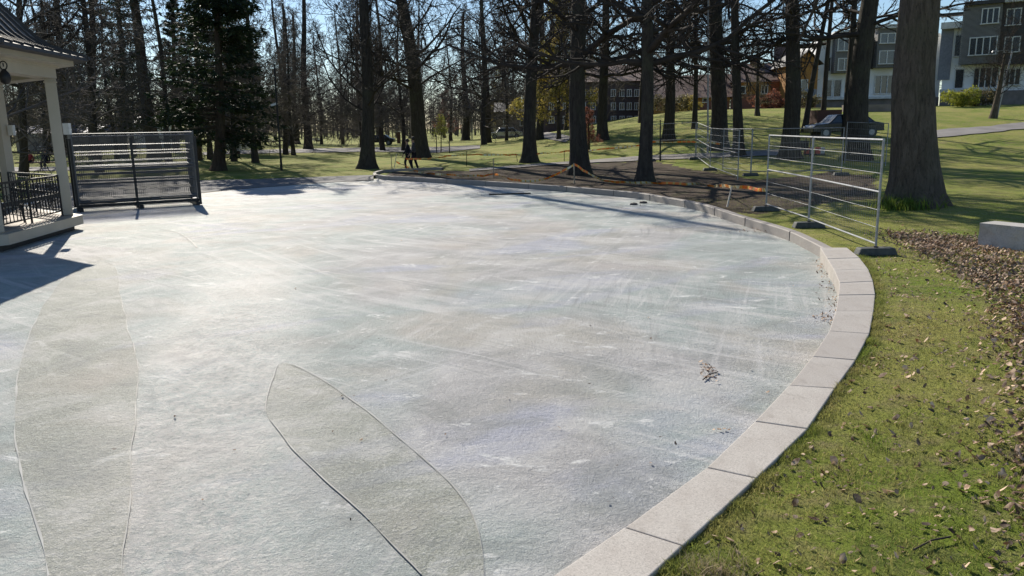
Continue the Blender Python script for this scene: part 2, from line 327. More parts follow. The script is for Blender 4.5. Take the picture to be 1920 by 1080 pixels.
def link(name, me, parent=None):
    o = bpy.data.objects.new(name, me); COL.objects.link(o)
    if parent: o.parent = parent
    return o

# ------------------------------------------------------------------ ground
NT = 900; offs = [0.12]
while offs[-1] < 700: offs.append(offs[-1]+max(0.14, offs[-1]*0.055))
def inpoly(x, y, poly):
    c = False; j = len(poly)-1
    for i in range(len(poly)):
        if (poly[i][1] > y) != (poly[j][1] > y) and x < (poly[j][0]-poly[i][0])*(y-poly[i][1])/(poly[j][1]-poly[i][1])+poly[i][0]: c = not c
        j = i
    return c
BEDA = [(1640,452),(1720,448),(1830,462),(1930,500),(2000,560),(2000,700),(1925,740),(1900,690),(1905,650),(1870,610),(1850,575),(1790,540),(1740,500),(1690,470)]
BEDB = [(1890,600),(1990,600),(2020,1090),(1905,1090),(1915,960),(1880,840),(1910,740),(1885,660)]
leafpolys = [[tuple(onz(*p).xy) for p in L] for L in (BEDA, BEDB)]
soilpoly = [tuple(G(*p).xy) for p in [(712,334),(735,322),(880,321),(1050,307),(1230,301),(1420,338),(1560,322),(1640,330),(1650,372),(1560,380),(1480,392),(1420,402),(1340,396),(1200,372),(1030,352),(840,340)]]
V = []; S = []
for i in range(NT):
    th = -math.pi+2*math.pi*i/NT; r0 = Rth(th); lf = Kth(th) < 0.0
    for j, o_ in enumerate(offs):
        r = r0+o_-(0.6 if (lf and j == 0) else 0.0)
        x = RC.x+r*math.cos(th); y = RC.y+r*math.sin(th)
        z = T(x, y) if r < 260 else T(x, y)
        V.append((x, y, z)); S.append(0.5 if (y < 20 and x > 3 and any(inpoly(x, y, q) for q in leafpolys)) else 1.0 if inpoly(x, y, soilpoly) else (0.35 if 26 < y < 40 and -2 < x < 12 else 0.0))
n = len(offs); F = []
for i in range(NT):
    a = i*n; b = ((i+1) % NT)*n
    for j in range(n-1): F.append((a+j, a+j+1, b+j+1, b+j))
me = rawmesh("grass_ground", V, F, M_ground, smooth=True)
at_ = me.attributes.new('soil', 'FLOAT', 'POINT'); at_.data.foreach_set('value', np.array(S, np.float32))
tag(link("ground", me), kind='structure')
# ice sheet
icepts = []
for i in range(720):
    th = -math.pi+2*math.pi*i/720; r = Rth(th)+(0.10 if Kth(th) > -0.01 else 0)
    icepts.append((RC.x+r*math.cos(th), RC.y+r*math.sin(th), 0.0))
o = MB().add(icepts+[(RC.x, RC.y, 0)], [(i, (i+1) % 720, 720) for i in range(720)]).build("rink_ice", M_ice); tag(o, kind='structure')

def smooth_poly(P, n=8, closed=True):
    out = []; N = len(P)
    for i in range(N if closed else N-1):
        p0, p1, p2, p3 = (P[(i+k) % N] if closed else P[min(max(i+k, 0), N-1)] for k in (-1, 0, 1, 2))
        for t in [k/n for k in range(n)]:
            out.append(0.5*((2*p1)+(-p0+p2)*t+(2*p0-5*p1+4*p2-p3)*t*t+(-p0+3*p1-3*p2+p3)*t**3))
    if not closed: out.append(P[-1])
    return out
def ribbon(pts, w, z, name, m, jit=0.0):
    vs = []; fs = []
    for i, p in enumerate(pts):
        d = (pts[min(i+1, len(pts)-1)]-pts[max(i-1, 0)]).normalized(); s = Vector((-d.y, d.x, 0)); ww = w*(1+jit*mnoise.noise(p*3)*2)
        vs += [(p.x-s.x*ww/2, p.y-s.y*ww/2, z), (p.x+s.x*ww/2, p.y+s.y*ww/2, z)]
    return MB().add(vs, [(2*i, 2*i+1, 2*i+3, 2*i+2) for i in range(len(pts)-1)]).build(name, m)
LT = [(214,500),(226,560),(244,630),(259,700),(254,780),(245,870),(238,960),(232,1080),(225,1250),(120,1250),(95,1080),(62,960),(36,860),(29,780),(36,700),(55,630),(88,565),(125,520),(170,492)]
CT = [(532,681),(512,712),(499,770),(528,815),(575,868),(650,940),(720,1005),(800,1090),(860,1180),(915,1180),(908,1085),(892,985),(858,925),(800,868),(740,815),(660,752),(590,706)]
M_crack = mat("ice_seam_dark", (0.20,0.20,0.19), 0.7, col2=(0.30,0.30,0.29), scale=3); M_seam = mat("ice_seam_pale", (0.46,0.46,0.44), 0.8, scale=2, col2=(0.36,0.36,0.35), spec=.2)
for k, L in enumerate((LT, CT)):
    P = smooth_poly([onz(*p) for p in L], 8)
    P = [p+Vector((mnoise.noise(p*1.3), mnoise.noise(p*1.3+Vector((9,0,0))), 0))*0.02 for p in P]
    c = sum(P, Vector())/len(P); bm = bmesh.new(); f = bm.faces.new([bm.verts.new((p.x, p.y, 0.004)) for p in P]); bmesh.ops.triangulate(bm, faces=[f])
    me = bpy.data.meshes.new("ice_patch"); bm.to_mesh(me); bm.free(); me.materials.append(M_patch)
    if me.polygons[0].normal.z < 0: me.flip_normals()
    tag(link("ice_patch", me), kind='structure')
    n = len(P); a_, b_ = ((0, 8*8) if k == 0 else (0, 7*8)); Q = P[a_:b_]
    tag(ribbon(Q, 0.007, 0.012, "ice_seam", M_crack, 0.9), kind='structure'); 
    Q = P[10*8:] if k == 0 else P[9*8:]; Q = [p+(p-c).normalized()*0.006 for p in Q]; tag(ribbon(Q, 0.010 if k == 0 else 0.004, 0.008, "ice_seam", M_seam, 1.2), kind='structure')
    if k == 1: tag(ribbon(P[9*8:], 0.008, 0.012, "ice_seam", M_crack, 0.9), kind='structure')
tag(ribbon(smooth_poly([onz(*p) for p in [(370,465),(352,448),(330,436),(300,430)]], 6, False), 0.03, 0.008, "ice_seam", M_crack, 0.5), kind='structure')

# ------------------------------------------------------------------ paths
def strip(lo, up, name, m, off):
    n = 40
    def samp(L, t):
        k = t*(len(L)-1); i = min(int(k), len(L)-2); f = k-i; return (L[i][0]*(1-f)+L[i+1][0]*f, L[i][1]*(1-f)+L[i+1][1]*f)
    vs = []; K = 7
    for i in range(n+1):
        a = G(*samp(lo, i/n)); b = G(*samp(up, i/n))
        for j in range(K):
            p = a.lerp(b, j/(K-1)); wv = (mnoise.noise(Vector((p.x*.7, p.y*.7, j)))*0.25) if j in (0, K-1) else 0
            vs.append((p.x, p.y+wv, T(p.x, p.y+wv)+off))
    return tag(MB().add(vs, [(i*K+j, (i+1)*K+j, (i+1)*K+j+1, i*K+j+1) for i in range(n) for j in range(K-1)]).build(name, m, smooth=True), kind='structure')
strip([(60,400),(250,377),(380,363),(470,354),(560,347),(700,338)], [(60,345),(250,343),(380,339),(470,337),(560,334),(700,329)], "asphalt_path", M_asph, 0.035)
strip([(880,322),(1050,309),(1240,300),(1350,296),(1470,292)], [(880,318),(1050,305),(1240,291),(1350,287),(1470,282)], "gravel_path", M_path, 0.04)
strip([(380,291),(500,288),(700,285),(820,287),(900,279)], [(380,286),(500,281),(700,277),(820,276),(900,273)], "gravel_path", M_path, 0.05)
strip([(400,256),(560,255),(700,252)], [(400,252.5),(560,252),(700,249.5)], "gravel_path", M_path, 0.06)
strip([(1700,262),(1780,257),(1860,249),(1960,238)], [(1700,250),(1780,243),(1860,237),(1960,225)], "asphalt_path", M_path, 0.05)
strip([(0,323),(100,321),(145,320)], [(0,315),(100,314),(145,314)], "gravel_path", M_path, 0.05)
strip([(1000,255),(1030,262),(1060,268)], [(1015,247),(1045,251),(1075,258)], "gravel_path", M_path, 0.06)

# ------------------------------------------------------------------ granite slabs and kerb
ordn = ["nearest and lowest", "second", "third", "fourth", "fifth", "sixth", "seventh", "eighth", "ninth", "tenth", "eleventh", "twelfth", "last and farthest"]
for i in range(NJ-1):
    a, b, c, d = jin[i], jout[i], jout[i+1], jin[i+1]
    za = slabz(i)+random.uniform(-0.003, 0.003); zb_ = slabz(i+1)+random.uniform(-0.003, 0.003); ctr = (a+b+c+d)/4; ctr.z = 0
    g1 = 0.006/max(0.1, (d-a).length)
    q = [a.lerp(d, g1), b.lerp(c, g1+random.uniform(0, 0.012)), c.lerp(b, g1), d.lerp(a, g1)]
    vs = [Vector((p.x, p.y, -0.1))-ctr for p in q]+[Vector((p.x, p.y, zz))-ctr for p, zz in zip(q, (za, za, zb_, zb_))]
    o = MB().add(vs, [(0,3,2,1),(4,5,6,7),(0,1,5,4),(1,2,6,5),(2,3,7,6),(3,0,4,7)]).build("granite_slab", M_slab, bevel=0.008); o.location = ctr
    lab = f"pinkish granite kerb slab beside the lawn, {ordn[i]}" + (" counted from the bottom of the photo" if 0 < i < NJ-2 else " of the row of flat slabs")
    tag(o, lab, "kerb slab", "flat granite slabs edging the ice")
kt = smooth_poly(kb, 5, False)
def kerb_sweep(P, w, h, name, inner_z=-0.05):
    vs = []; N = len(P)
    for i, p in enumerate(P):
        d = (P[min(i+1, N-1)]-P[max(i-1, 0)]); d.z = 0; d.normalize(); s = Vector((d.y, -d.x, 0))
        if (p+s-RC).xy.length < (p-RC).xy.length: s = -s
        hh = h
        vs += [p+Vector((0,0,inner_z)), p+Vector((0,0,hh-0.015))+s*0.004, p+Vector((0,0,hh))+s*0.02, p+s*w+Vector((0,0,hh)), p+s*w+Vector((0,0,-0.05))]
    return MB().add(vs, [(i*5+k, i*5+k+1, i*5+6+k, i*5+5+k) for i in range(N-1) for k in range(4)]+[(0,1,2,3,4), tuple((N-1)*5+k for k in (4,3,2,1,0))])
tag(kerb_sweep(kt, 0.17, 0.20, "kerb").build("kerb", M_kerb), kind='structure')
loop = smooth_poly([kb[-1]]+[G(*p) for p in [(704,328),(722,323.5),(760,320.5),(830,319)]], 6, False)
vs = []
for i, p in enumerate(loop):
    d = (loop[min(i+1, len(loop)-1)]-loop[max(i-1, 0)]); d.z = 0; d.normalize(); s = Vector((d.y, -d.x, 0)); t = T(p.x, p.y); zt = max(t, 0.02)+0.14
    vs += [(p.x-s.x*.09, p.y-s.y*.09, -.1), (p.x-s.x*.08, p.y-s.y*.08, zt), (p.x+s.x*.08, p.y+s.y*.08, zt), (p.x+s.x*.09, p.y+s.y*.09, -.1)]
tag(MB().add(vs, [(i*4+k, i*4+k+1, i*4+5+k, i*4+4+k) for i in range(len(loop)-1) for k in range(3)]).build("kerb", M_kerb), kind='structure')
# kerb joints
mb = MB()
acc = 0
for i in range(1, len(kt)):
    acc += (kt[i]-kt[i-1]).length
    if acc > 2.0:
        acc = 0; d = (kt[i]-kt[i-1]).normalized(); s = Vector((d.y, -d.x, 0))
        if (kt[i]+s-RC).length < (kt[i]-RC).length: s = -s
        mb.box(kt[i]+s*0.083+Vector((0,0,0.1)), (0.007, 0.18, 0.204), (d, s, Vector((0,0,1))))
tag(mb.build("kerb_joints", M_dark), kind='structure')

# ------------------------------------------------------------------ lawn blades, leaves
slab_out = smooth_poly(jout, 4, False)
def outside(x, y, m=0.03):
    th = math.atan2(y-RC.y, x-RC.x); r = math.hypot(x-RC.x, y-RC.y)
    i = np.argmin([(p.x-x)**2+(p.y-y)**2 for p in slab_out]); p = slab_out[i]
    if (p.xy-Vector((x, y))).length < 1.2: return r > (p-RC).xy.length+m
    return r > Rth(th)+(0.25 if y > 14 else 0.6)
def blades(pts, hmin, hmax, wid, lean=0.5):
    N = len(pts); P = np.array(pts, np.float32); a = rng.uniform(0, 2*np.pi, N); h = rng.uniform(hmin, hmax, N)*np.array([.7+.9*max(0, .35+mnoise.noise(Vector((p[0]*5, p[1]*5, 7)))) for p in pts]); wd = wid*rng.uniform(0.6, 1.3, N)
    s = np.stack([np.cos(a), np.sin(a), np.zeros(N)], 1)*wd[:, None]; b = rng.uniform(0, 2*np.pi, N); ln = rng.uniform(0.1, lean, N)*h
    mid = P+np.stack([np.cos(b)*ln*.35, np.sin(b)*ln*.35, h*.6], 1); tip = P+np.stack([np.cos(b)*ln, np.sin(b)*ln, h], 1)
    Vv = np.stack([P-s, P+s, mid+s*.6, mid-s*.6, tip], 1).reshape(-1, 3); base = (np.arange(N)*5)[:, None]
    Fv = np.concatenate([base+np.array([[0,1,2]]), base+np.array([[0,2,3]]), base+np.array([[3,2,4]])], 0)
    return Vv, Fv
pts = []; fringe = []
for (y0, y1, dens) in ((2.0, 6, 3400), (6, 9, 2000), (9, 14, 900), (14, 24, 260)):
    xmax = 0.68*y1+0.5
    N = int(dens*(y1-y0)*(xmax+0.6))
    for x, y in zip(rng.uniform(-0.6, xmax, N), rng.uniform(y0, y1, N)):
        if x > 0.70*y+0.4 or x < 0.16*y-0.6: continue
        if mnoise.noise(Vector((x*2.2, y*2.2, 0))) < rng.uniform(-0.9, 0.25) and rng.random() < .8: continue
        if outside(x, y): pts.append((x, y, T(x, y)-0.004))
for k in range(len(slab_out)-1):
    a, b = slab_out[k], slab_out[k+1]
    for _ in range(int((b-a).length*1300)):
        p = a.lerp(b, rng.random()); s = (p-RC); s.z = 0; s.normalize(); p = p+s*abs(rng.normal(0.015, 0.06)); fringe.append((p.x, p.y, min(T(p.x, p.y), p.z)-0.01))
Va, Fa = blades(pts, 0.016, 0.048, 0.0026, 1.4); Vb, Fb = blades(fringe, 0.02, 0.055, 0.0028, 1.2)
tag(link("lawn_grass", rawmesh("lawn_grass", np.concatenate([Va, Vb]), np.concatenate([Fa, Fb+len(Va)]), M_grass)), "short olive lawn grass beside the granite slabs", "grass", kind='stuff')
print("blades", len(pts), len(fringe))
def leafmesh(P, smin, smax, zup=0.012):
    N = len(P); P = np.array(P, np.float32); s = rng.uniform(smin, smax, N)[:, None]; a = rng.uniform(0, 2*np.pi, N); t = rng.normal(0, 0.45, (N, 2))
    u = np.stack([np.cos(a), np.sin(a), t[:, 0]], 1); v = np.stack([-np.sin(a), np.cos(a), t[:, 1]], 1)
    out = [(-1,0,0.1),(-.45,-.5,0),(.3,-.42,0.05),(1,0,.45),(.35,.45,.5),(-.4,.5,.3)]
    Vv = np.stack([P+s*(u*i+v*j)+np.array([0,0,1])*s*k+np.array([0,0,zup])*rng.uniform(.2, 1, (N,1)) for i, j, k in out], 1).reshape(-1, 3); b = (np.arange(N)*6)[:, None]
    Fv = np.concatenate([b+np.array([[0,1,2]]), b+np.array([[0,2,3]]), b+np.array([[0,3,4]]), b+np.array([[0,4,5]])], 0)
    return Vv, Fv
def scatter_px(poly, n, sigma=0):
    xs = [p[0] for p in poly]; ys = [p[1] for p in poly]; out = []
    W = [onz(*p) for p in poly]; wx = [p.x for p in W]; wy = [p.y for p in W]; wp = [(p.x, p.y) for p in W]
    while len(out) < n:
        x = rng.uniform(min(wx), max(wx)); y = rng.uniform(min(wy), max(wy))
        if inpoly(x, y, wp): out.append((x, y, T(x, y)+0.004))
    return out
bed = scatter_px(BEDA, 4600)
bed += scatter_px(BEDB, 1400)
bed = [(x+rng.normal(0, .13)*(3 if rng.random() < .2 else 1), y+rng.normal(0, .16)*(3 if rng.random() < .2 else 1), z) for x, y, z in bed]
sparse = scatter_px([(1250,1090),(1450,890),(1640,640),(1640,480),(1900,480),(2000,1090)], 1500)
for cx, cy, k in ((1690,575,40),(1640,690,55),(1670,625,30),(1720,540,20),(1510,870,24),(1480,930,18),(1900,860,70),(1900,980,70),(1330,1060,25),(1590,740,30),(1690,470,60),(1600,870,12),(1630,1030,14)):
    c = onz(cx, cy)
    sparse += [(x, y, T(x, y)+0.004) for x, y in zip(rng.normal(c.x, 0.20, k), rng.normal(c.y, 0.25, k))]
sparse = [p for p in sparse if outside(p[0], p[1], 0.05)]
V1, F1 = leafmesh(bed, 0.012, 0.038, 0.03); V2, F2 = leafmesh(sparse, 0.006, 0.026)
big = [p for p in scatter_px([(1300,1090),(1480,890),(1650,640),(1660,480),(1900,480),(2000,1090)], 170) if outside(p[0], p[1], .05)]; V3, F3 = leafmesh(big, .026, .044)
V2, F2 = np.concatenate([V2, V3]), np.concatenate([F2, F3+len(V2)])
tag(link("dead_leaves", rawmesh("dead_leaves", np.concatenate([V1, V2]), np.concatenate([F1, F2+len(V1)]), M_leaf)), "brown dead leaves drifted over the lawn by the pale stone blocks", "leaves", kind='stuff')
# leaves and grit on the ice along the kerb
lp = []
for cx, cy, k, sx, sy in ((1437,434,150,.30,.22),(1548,598,40,.10,.12),(1330,698,26,.05,.10),(1332,712,12,.05,.05),(1322,690,16,.03,.12),(1352,808,6,.04,.02),(1200,386,8,.25,.1),(930,363,20,.7,.05)):
    c = onz(cx, cy); lp += [(x, y, 0.006+abs(rng.normal(0, .02 if k > 100 else .006))) for x, y in zip(rng.normal(c.x, sx, k), rng.normal(c.y, sy, k))]
for i in range(8, NJ-1):
    for _ in range(26):
        p = jin[i].lerp(jin[i+1], rng.random()); s = (RC-p); s.z = 0; s.normalize(); p = p+s*abs(rng.normal(0.02, .09)); lp.append((p.x, p.y, .008))
lp += [(p.x, p.y, .008) for p in [onz(rng.uniform(300, 1500), rng.uniform(370, 1000)) for _ in range(34)]]
V1, F1 = leafmesh(lp, 0.008, 0.022)
tag(link("leaf_litter", rawmesh("leaf_litter", V1, F1, M_leaf)), "small heaps of brown leaves lying on the ice along the kerb", "leaves", kind='stuff')
# dry tuft and weeds
c = onz(1340, 1072); P = [(x, y, T(x, y)) for x, y in zip(np.clip(rng.normal(c.x, .10, 420), c.x-.2, c.x+.2), np.clip(rng.normal(c.y, .07, 420), c.y-.14, c.y+.14)) if outside(x, y, .05)]
V1, F1 = blades(P, .03, .10, .0022, 1.8); o = link("dry_grass_tuft", rawmesh("dry_grass_tuft", V1, F1, M_dry)); tag(o, "straw coloured dry grass tuft at the bottom edge beside the slabs", "grass tuft")
def weeds(pxs, n, h, name, label):
    P = []
    for px, py, s in pxs:
        c = G(px, py); P += [(x, y, T(x, y)) for x, y in zip(rng.normal(c.x, s, n), rng.normal(c.y, s*.8, n))]
    V1, F1 = blades(P, h*.3, h, .014, 1.0); return tag(link(name, rawmesh(name, V1, F1, M_weed)), label, "weeds")
weeds([(1700,392,.30),(1720,386,.22),(1680,390,.25),(1745,388,.15)], 420, .34, "weed_clump", "bright green weeds at the foot of the big right-hand tree")
def stick(P, r, label):
    mb = MB().tube([onz(*p, 0.02) for p in P], r, 5); return tag(mb.build("fallen_stick", M_twig), label, "stick")
stick([(917,364.5),(940,364.2),(975,363),(995,362.5)], .03, "long dark stick lying on the far ice near the kerb")
stick([(1318,712),(1328,703),(1346,697)], .006, "thin dark twig lying on the ice right of centre")
p = [G(*q, .03) for q in [(1712,1040),(1745,1022),(1782,1015)]]; tag(MB().tube(p, .006, 5).build("fallen_stick", M_twig), "grey green stick lying in the lawn near the bottom right", "stick")
for q, lab in (((1188,384), "small dark clod on the far ice, the left one of two"), ((1206,381), "small dark clod on the far ice, the right one of two")):
    c = onz(*q); mb = MB().lathe((c.x, c.y, 0), [(.02,0),(.13,.01),(.11,.05),(.03,.07)], 7); tag(mb.build("dirt_clod", M_dark), lab, "clod", "clods on the ice")

# ------------------------------------------------------------------ stone blocks at right
bs = onz(1845, 462, .1); dirv = Vector((.50, -.86, 0)).normalized(); sv = Vector((.86, .5, 0)).normalized()
for i, lab in enumerate(("pale rough granite block behind the leaves, leftmost and whole", "pale rough granite block, middle one next to the leftmost", "pale rough granite block cut off by the right edge of the photo")):
    c = bs+sv*.22+dirv*(0.34+i*0.87)+Vector((-.30,-.45,0)); t = T(c.x, c.y)
    bm = bmesh.new(); bmesh.ops.create_cube(bm, size=1); bmesh.ops.scale(bm, vec=(.84, .5, .50), verts=bm.verts); bmesh.ops.subdivide_edges(bm, edges=bm.edges, cuts=7, use_grid_fill=True)
    for v in bm.verts:
        k = 0.022 if v.co.z < .2 else .006
        v.co += Vector((mnoise.noise(v.co*7+Vector((i,0,0))), mnoise.noise(v.co*7+Vector((0,i,5))), mnoise.noise(v.co*6+Vector((3,0,i)))*.4))*k
    me = bpy.data.meshes.new("granite_block"); bm.to_mesh(me); bm.free(); me.materials.append(M_block)
    o = link("granite_block", me); o.location = (c.x, c.y, t+.17); o.rotation_euler = (0, 0, math.atan2(dirv.y, dirv.x)+random.uniform(-.03, .03)); tag(o, lab, "stone block", "pale granite blocks by the leaves")

# ------------------------------------------------------------------ trees
def prisms(P0, P1, R0, R1, n=3):
    P0 = np.asarray(P0, np.float32); P1 = np.asarray(P1, np.float32); R0 = np.asarray(R0, np.float32); R1 = np.asarray(R1, np.float32)
    d = P1-P0; L = np.linalg.norm(d, axis=1, keepdims=True)+1e-9; d = d/L
    ref = np.where(np.abs(d[:, 2:3]) < .9, np.array([[0,0,1.]]), np.array([[1.,0,0]])); x = np.cross(d, ref); x /= np.linalg.norm(x, axis=1, keepdims=True)+1e-9; y = np.cross(d, x)
    P1 = P1+d*R1[:, None]*.4
    vs = []
    for P, Rr in ((P0, R0), (P1, R1)):
        for k in range(n):
            a = 2*math.pi*k/n; vs.append(P+(x*math.cos(a)+y*math.sin(a))*Rr[:, None])
    V = np.stack(vs, 1).reshape(-1, 3); N = len(P0); b = (np.arange(N)*2*n)[:, None]
    F = np.concatenate([b+np.array([[k, (k+1) % n, n+(k+1) % n, n+k]]) for k in range(n)], 0)
    return V, F
class Crown:
    def __init__(s, seed, up, counts, wob=.22, droop=0.0, rmin=.009, spread=(.6,1.1)):
        s.r = random.Random(seed); s.up = up; s.counts = counts; s.segs = []; s.thick = []; s.wob = wob; s.tips = []; s.droop = droop; s.rmin = rmin; s.spread = spread
    def br(s, p, d, L, r, lev):
        r_ = s.r; ns = (7, 5, 4, 2, 2)[lev]; px, py, pz = p; dx, dy, dz = d; step = L/ns; pts = [(px, py, pz)]; ds = [(dx, dy, dz)]; rad = [r]
        for i in range(ns):
            w = s.wob*(1+.3*lev); dx += r_.uniform(-w, w); dy += r_.uniform(-w, w); dz += r_.uniform(-w, w)+(s.up[min(lev, len(s.up)-1)])
            n = math.sqrt(dx*dx+dy*dy+dz*dz); dx /= n; dy /= n; dz /= n
            nx, ny, nz = px+dx*step, py+dy*step, pz+dz*step; r0 = max(s.rmin, r*(1-i/ns*.65)); r1 = max(s.rmin*.8, r*(1-(i+1)/ns*.65))
            (s.thick if lev < 2 else s.segs).append(((px,py,pz), (nx,ny,nz), r0, r1)); px, py, pz = nx, ny, nz; pts.append((px,py,pz)); ds.append((dx,dy,dz)); rad.append(r1)
        if lev >= len(s.counts):
            s.tips.append((px,py,pz)); return
        nc = s.counts[lev]
        for k in range(nc):
            t = .18+.82*(k+r_.random())/nc; f = min(t*ns, ns-.001); i = int(f); f -= i
            q = tuple(pts[i][j]*(1-f)+pts[i+1][j]*f for j in range(3)); b = ds[i+1]
            a = r_.uniform(s.spread[0], s.spread[1]); v = (r_.gauss(0,1), r_.gauss(0,1), r_.gauss(0,1)); dt = v[0]*b[0]+v[1]*b[1]+v[2]*b[2]
            v = tuple(v[j]-dt*b[j] for j in range(3)); m = math.sqrt(sum(x*x for x in v))+1e-6
            nd = tuple(b[j]*math.cos(a)+v[j]/m*math.sin(a) for j in range(3))
            s.br(q, nd, L*r_.uniform(.34, .56)*(1.15-.55*t), max(s.rmin, rad[i]*.62), lev+1)
    def mesh(s, name, m, leaves=None, lm=None, lsize=.05, per=4):
        a = list(zip(*s.thick)); V1, F1 = prisms(*a, n=6); b = list(zip(*s.segs)); V2, F2 = prisms(*b, n=3)
        me = rawmesh(name, np.concatenate([V1, V2]), np.concatenate([F1, F2+len(V1)]), m); lme = None
        if lm:
            t = np.array(s.tips, np.float32); t = np.repeat(t, per, 0)+rng.normal(0, .13, (len(t)*per, 3)); u = rng.normal(0, 1, (len(t), 3))*lsize; v = rng.normal(0, 1, (len(t), 3))*lsize
            Vl = np.stack([t, t+u, t+v], 1).reshape(-1, 3); lme = rawmesh(name+"_leaves", Vl, np.arange(len(Vl)).reshape(-1, 3), lm)
        return me, lme
def crown(seed, H, h0, nl, Lmax, up, counts, elev=(.2,.9), rb=.135, m=None, **kw):
    lm = kw.pop('lm', None); ls = kw.pop('lsize', .05); per = kw.pop('per', 4)
    c = Crown(seed, up, counts, **kw); r_ = c.r; az = r_.uniform(0, 6)
    for k in range(nl):
        t = (k+r_.random()*.8)/nl; z = h0+(H*.97-h0)*t**1.5; az += 2.4+r_.uniform(-.5, .5); e = elev[0]+(elev[1]-elev[0])*t+r_.uniform(-.15, .15)
        L = Lmax*(1-.72*t)*r_.uniform(.7, 1.1)*(1 if lm is None or True else 1); rr = rb*(1-.7*t)*r_.uniform(.7, 1.1)
        c.br((0, 0, z), (math.cos(az)*math.cos(e), math.sin(az)*math.cos(e), math.sin(e)), L, rr, 0)
    return c.mesh("branches", m or M_twig, None, lm, ls, per)
# bare crown variants; local unit = metres, trunk 20 m
CR = [crown(11, 20, 4.4, 20, 8.2, (.03,.02,.02), (9,7,4), (.15,1.0), rmin=.008, rb=.15),
      crown(12, 20, 4.8, 26, 7.6, (.05,.03,.0), (9,7,5), (.25,1.05), rmin=.0075),
      crown(13, 20, 6.4, 22, 7.4, (.04,.0,-.02), (9,7,5), (.1,.9), rmin=.007),
      crown(14, 20, 3.2, 30, 6.6, (.10,.06,.03), (9,7,5), (.35,1.1), rb=.07, rmin=.008),
      crown(15, 20, 2.6, 32, 6.0, (.07,.04,.02), (9,7,5), (.2,1.1), rb=.06, rmin=.008)]
CR.append(crown(16, 20, 6.0, 13, 7.0, (.03,.02,.0), (7,5,4), (.15,.9), rmin=.008))
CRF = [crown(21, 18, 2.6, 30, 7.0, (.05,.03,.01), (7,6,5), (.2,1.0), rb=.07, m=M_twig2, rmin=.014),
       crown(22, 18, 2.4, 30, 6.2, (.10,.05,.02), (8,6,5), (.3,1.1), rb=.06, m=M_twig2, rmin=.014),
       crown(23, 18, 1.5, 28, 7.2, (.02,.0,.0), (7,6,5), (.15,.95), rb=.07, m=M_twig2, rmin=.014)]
def trunk_mesh(r, H, flare, sides, seed, m, bend=.0, top=.35, lump=.05, z0=-.4, step=.35):
    vs = []; nr = int((H-z0)/step)+1; rr = random.Random(seed); ph = rr.uniform(0, 6); lob = rr.choice((4, 5, 6))
    for i in range(nr):
        z = z0+i*(H-z0)/(nr-1); zz = max(z, 0); rad = r*(1-(1-top)*(zz/H)**.9); fl = flare*math.exp(-zz/.42)+.12*math.exp(-zz/1.6)
        ox = bend*math.sin(z*.35+ph)*min(1, zz/3)*r; oy = bend*math.cos(z*.29+ph)*min(1, zz/3)*r
        for k in range(sides):
            a = 2*math.pi*k/sides; q = rad*.90*(1+fl*(1+.38*math.sin(lob*a+ph)+.18*math.sin((lob+3)*a)))*(1+.45*lump*mnoise.noise(Vector((math.cos(a)*1.5+seed, math.sin(a)*1.5, z*.8)))*2+.4*lump*mnoise.noise(Vector((math.cos(a)*5+seed, math.sin(a)*5, z*1.7)))*2)
            vs.append((ox+math.cos(a)*q, oy+math.sin(a)*q, z))
    fs = [(i*sides+k, i*sides+(k+1) % sides, (i+1)*sides+(k+1) % sides, (i+1)*sides+k) for i in range(nr-1) for k in range(sides)]+[tuple((nr-1)*sides+k for k in range(sides))]
    return MB().add(vs, fs).mesh("trunk", m, smooth=True)
def place_tree(px, py, wpx, tpx, label, cv=0, H=20, flare=.55, m=None, csc=1.0, group=None, cat="tree", name="bare_tree", sides=20, bend=.3, rot=None, B=None, cat2=None, top=.35, lump=.05):
    B = B or G(px, py); t = at(tpx, 0, B.y); d = (t-B); d.y = 0; d.normalize()
    dist = (B-Vector((0,0,CAMZ))).length; r = wpx/2*dist/FPX
    o = thing(name, label, cat, B, group=group); q = Vector((0,0,1)).rotation_difference(d); o.rotation_mode = 'QUATERNION'
    rz = rot if rot is not None else random.uniform(0, 6.28); o.rotation_quaternion = q @ Matrix.Rotation(rz, 3, 'Z').to_quaternion()
    link("trunk", trunk_mesh(r, H*csc, flare, sides, random.randint(0, 999), m or M_bark, bend, top, lump), o)
    me = cv if isinstance(cv, tuple) else CR[cv]
    c = link("crown", me[0], o); c.scale = (csc, csc, csc)
    if me[1]: l = link("foliage", me[1], c)
    return o, r
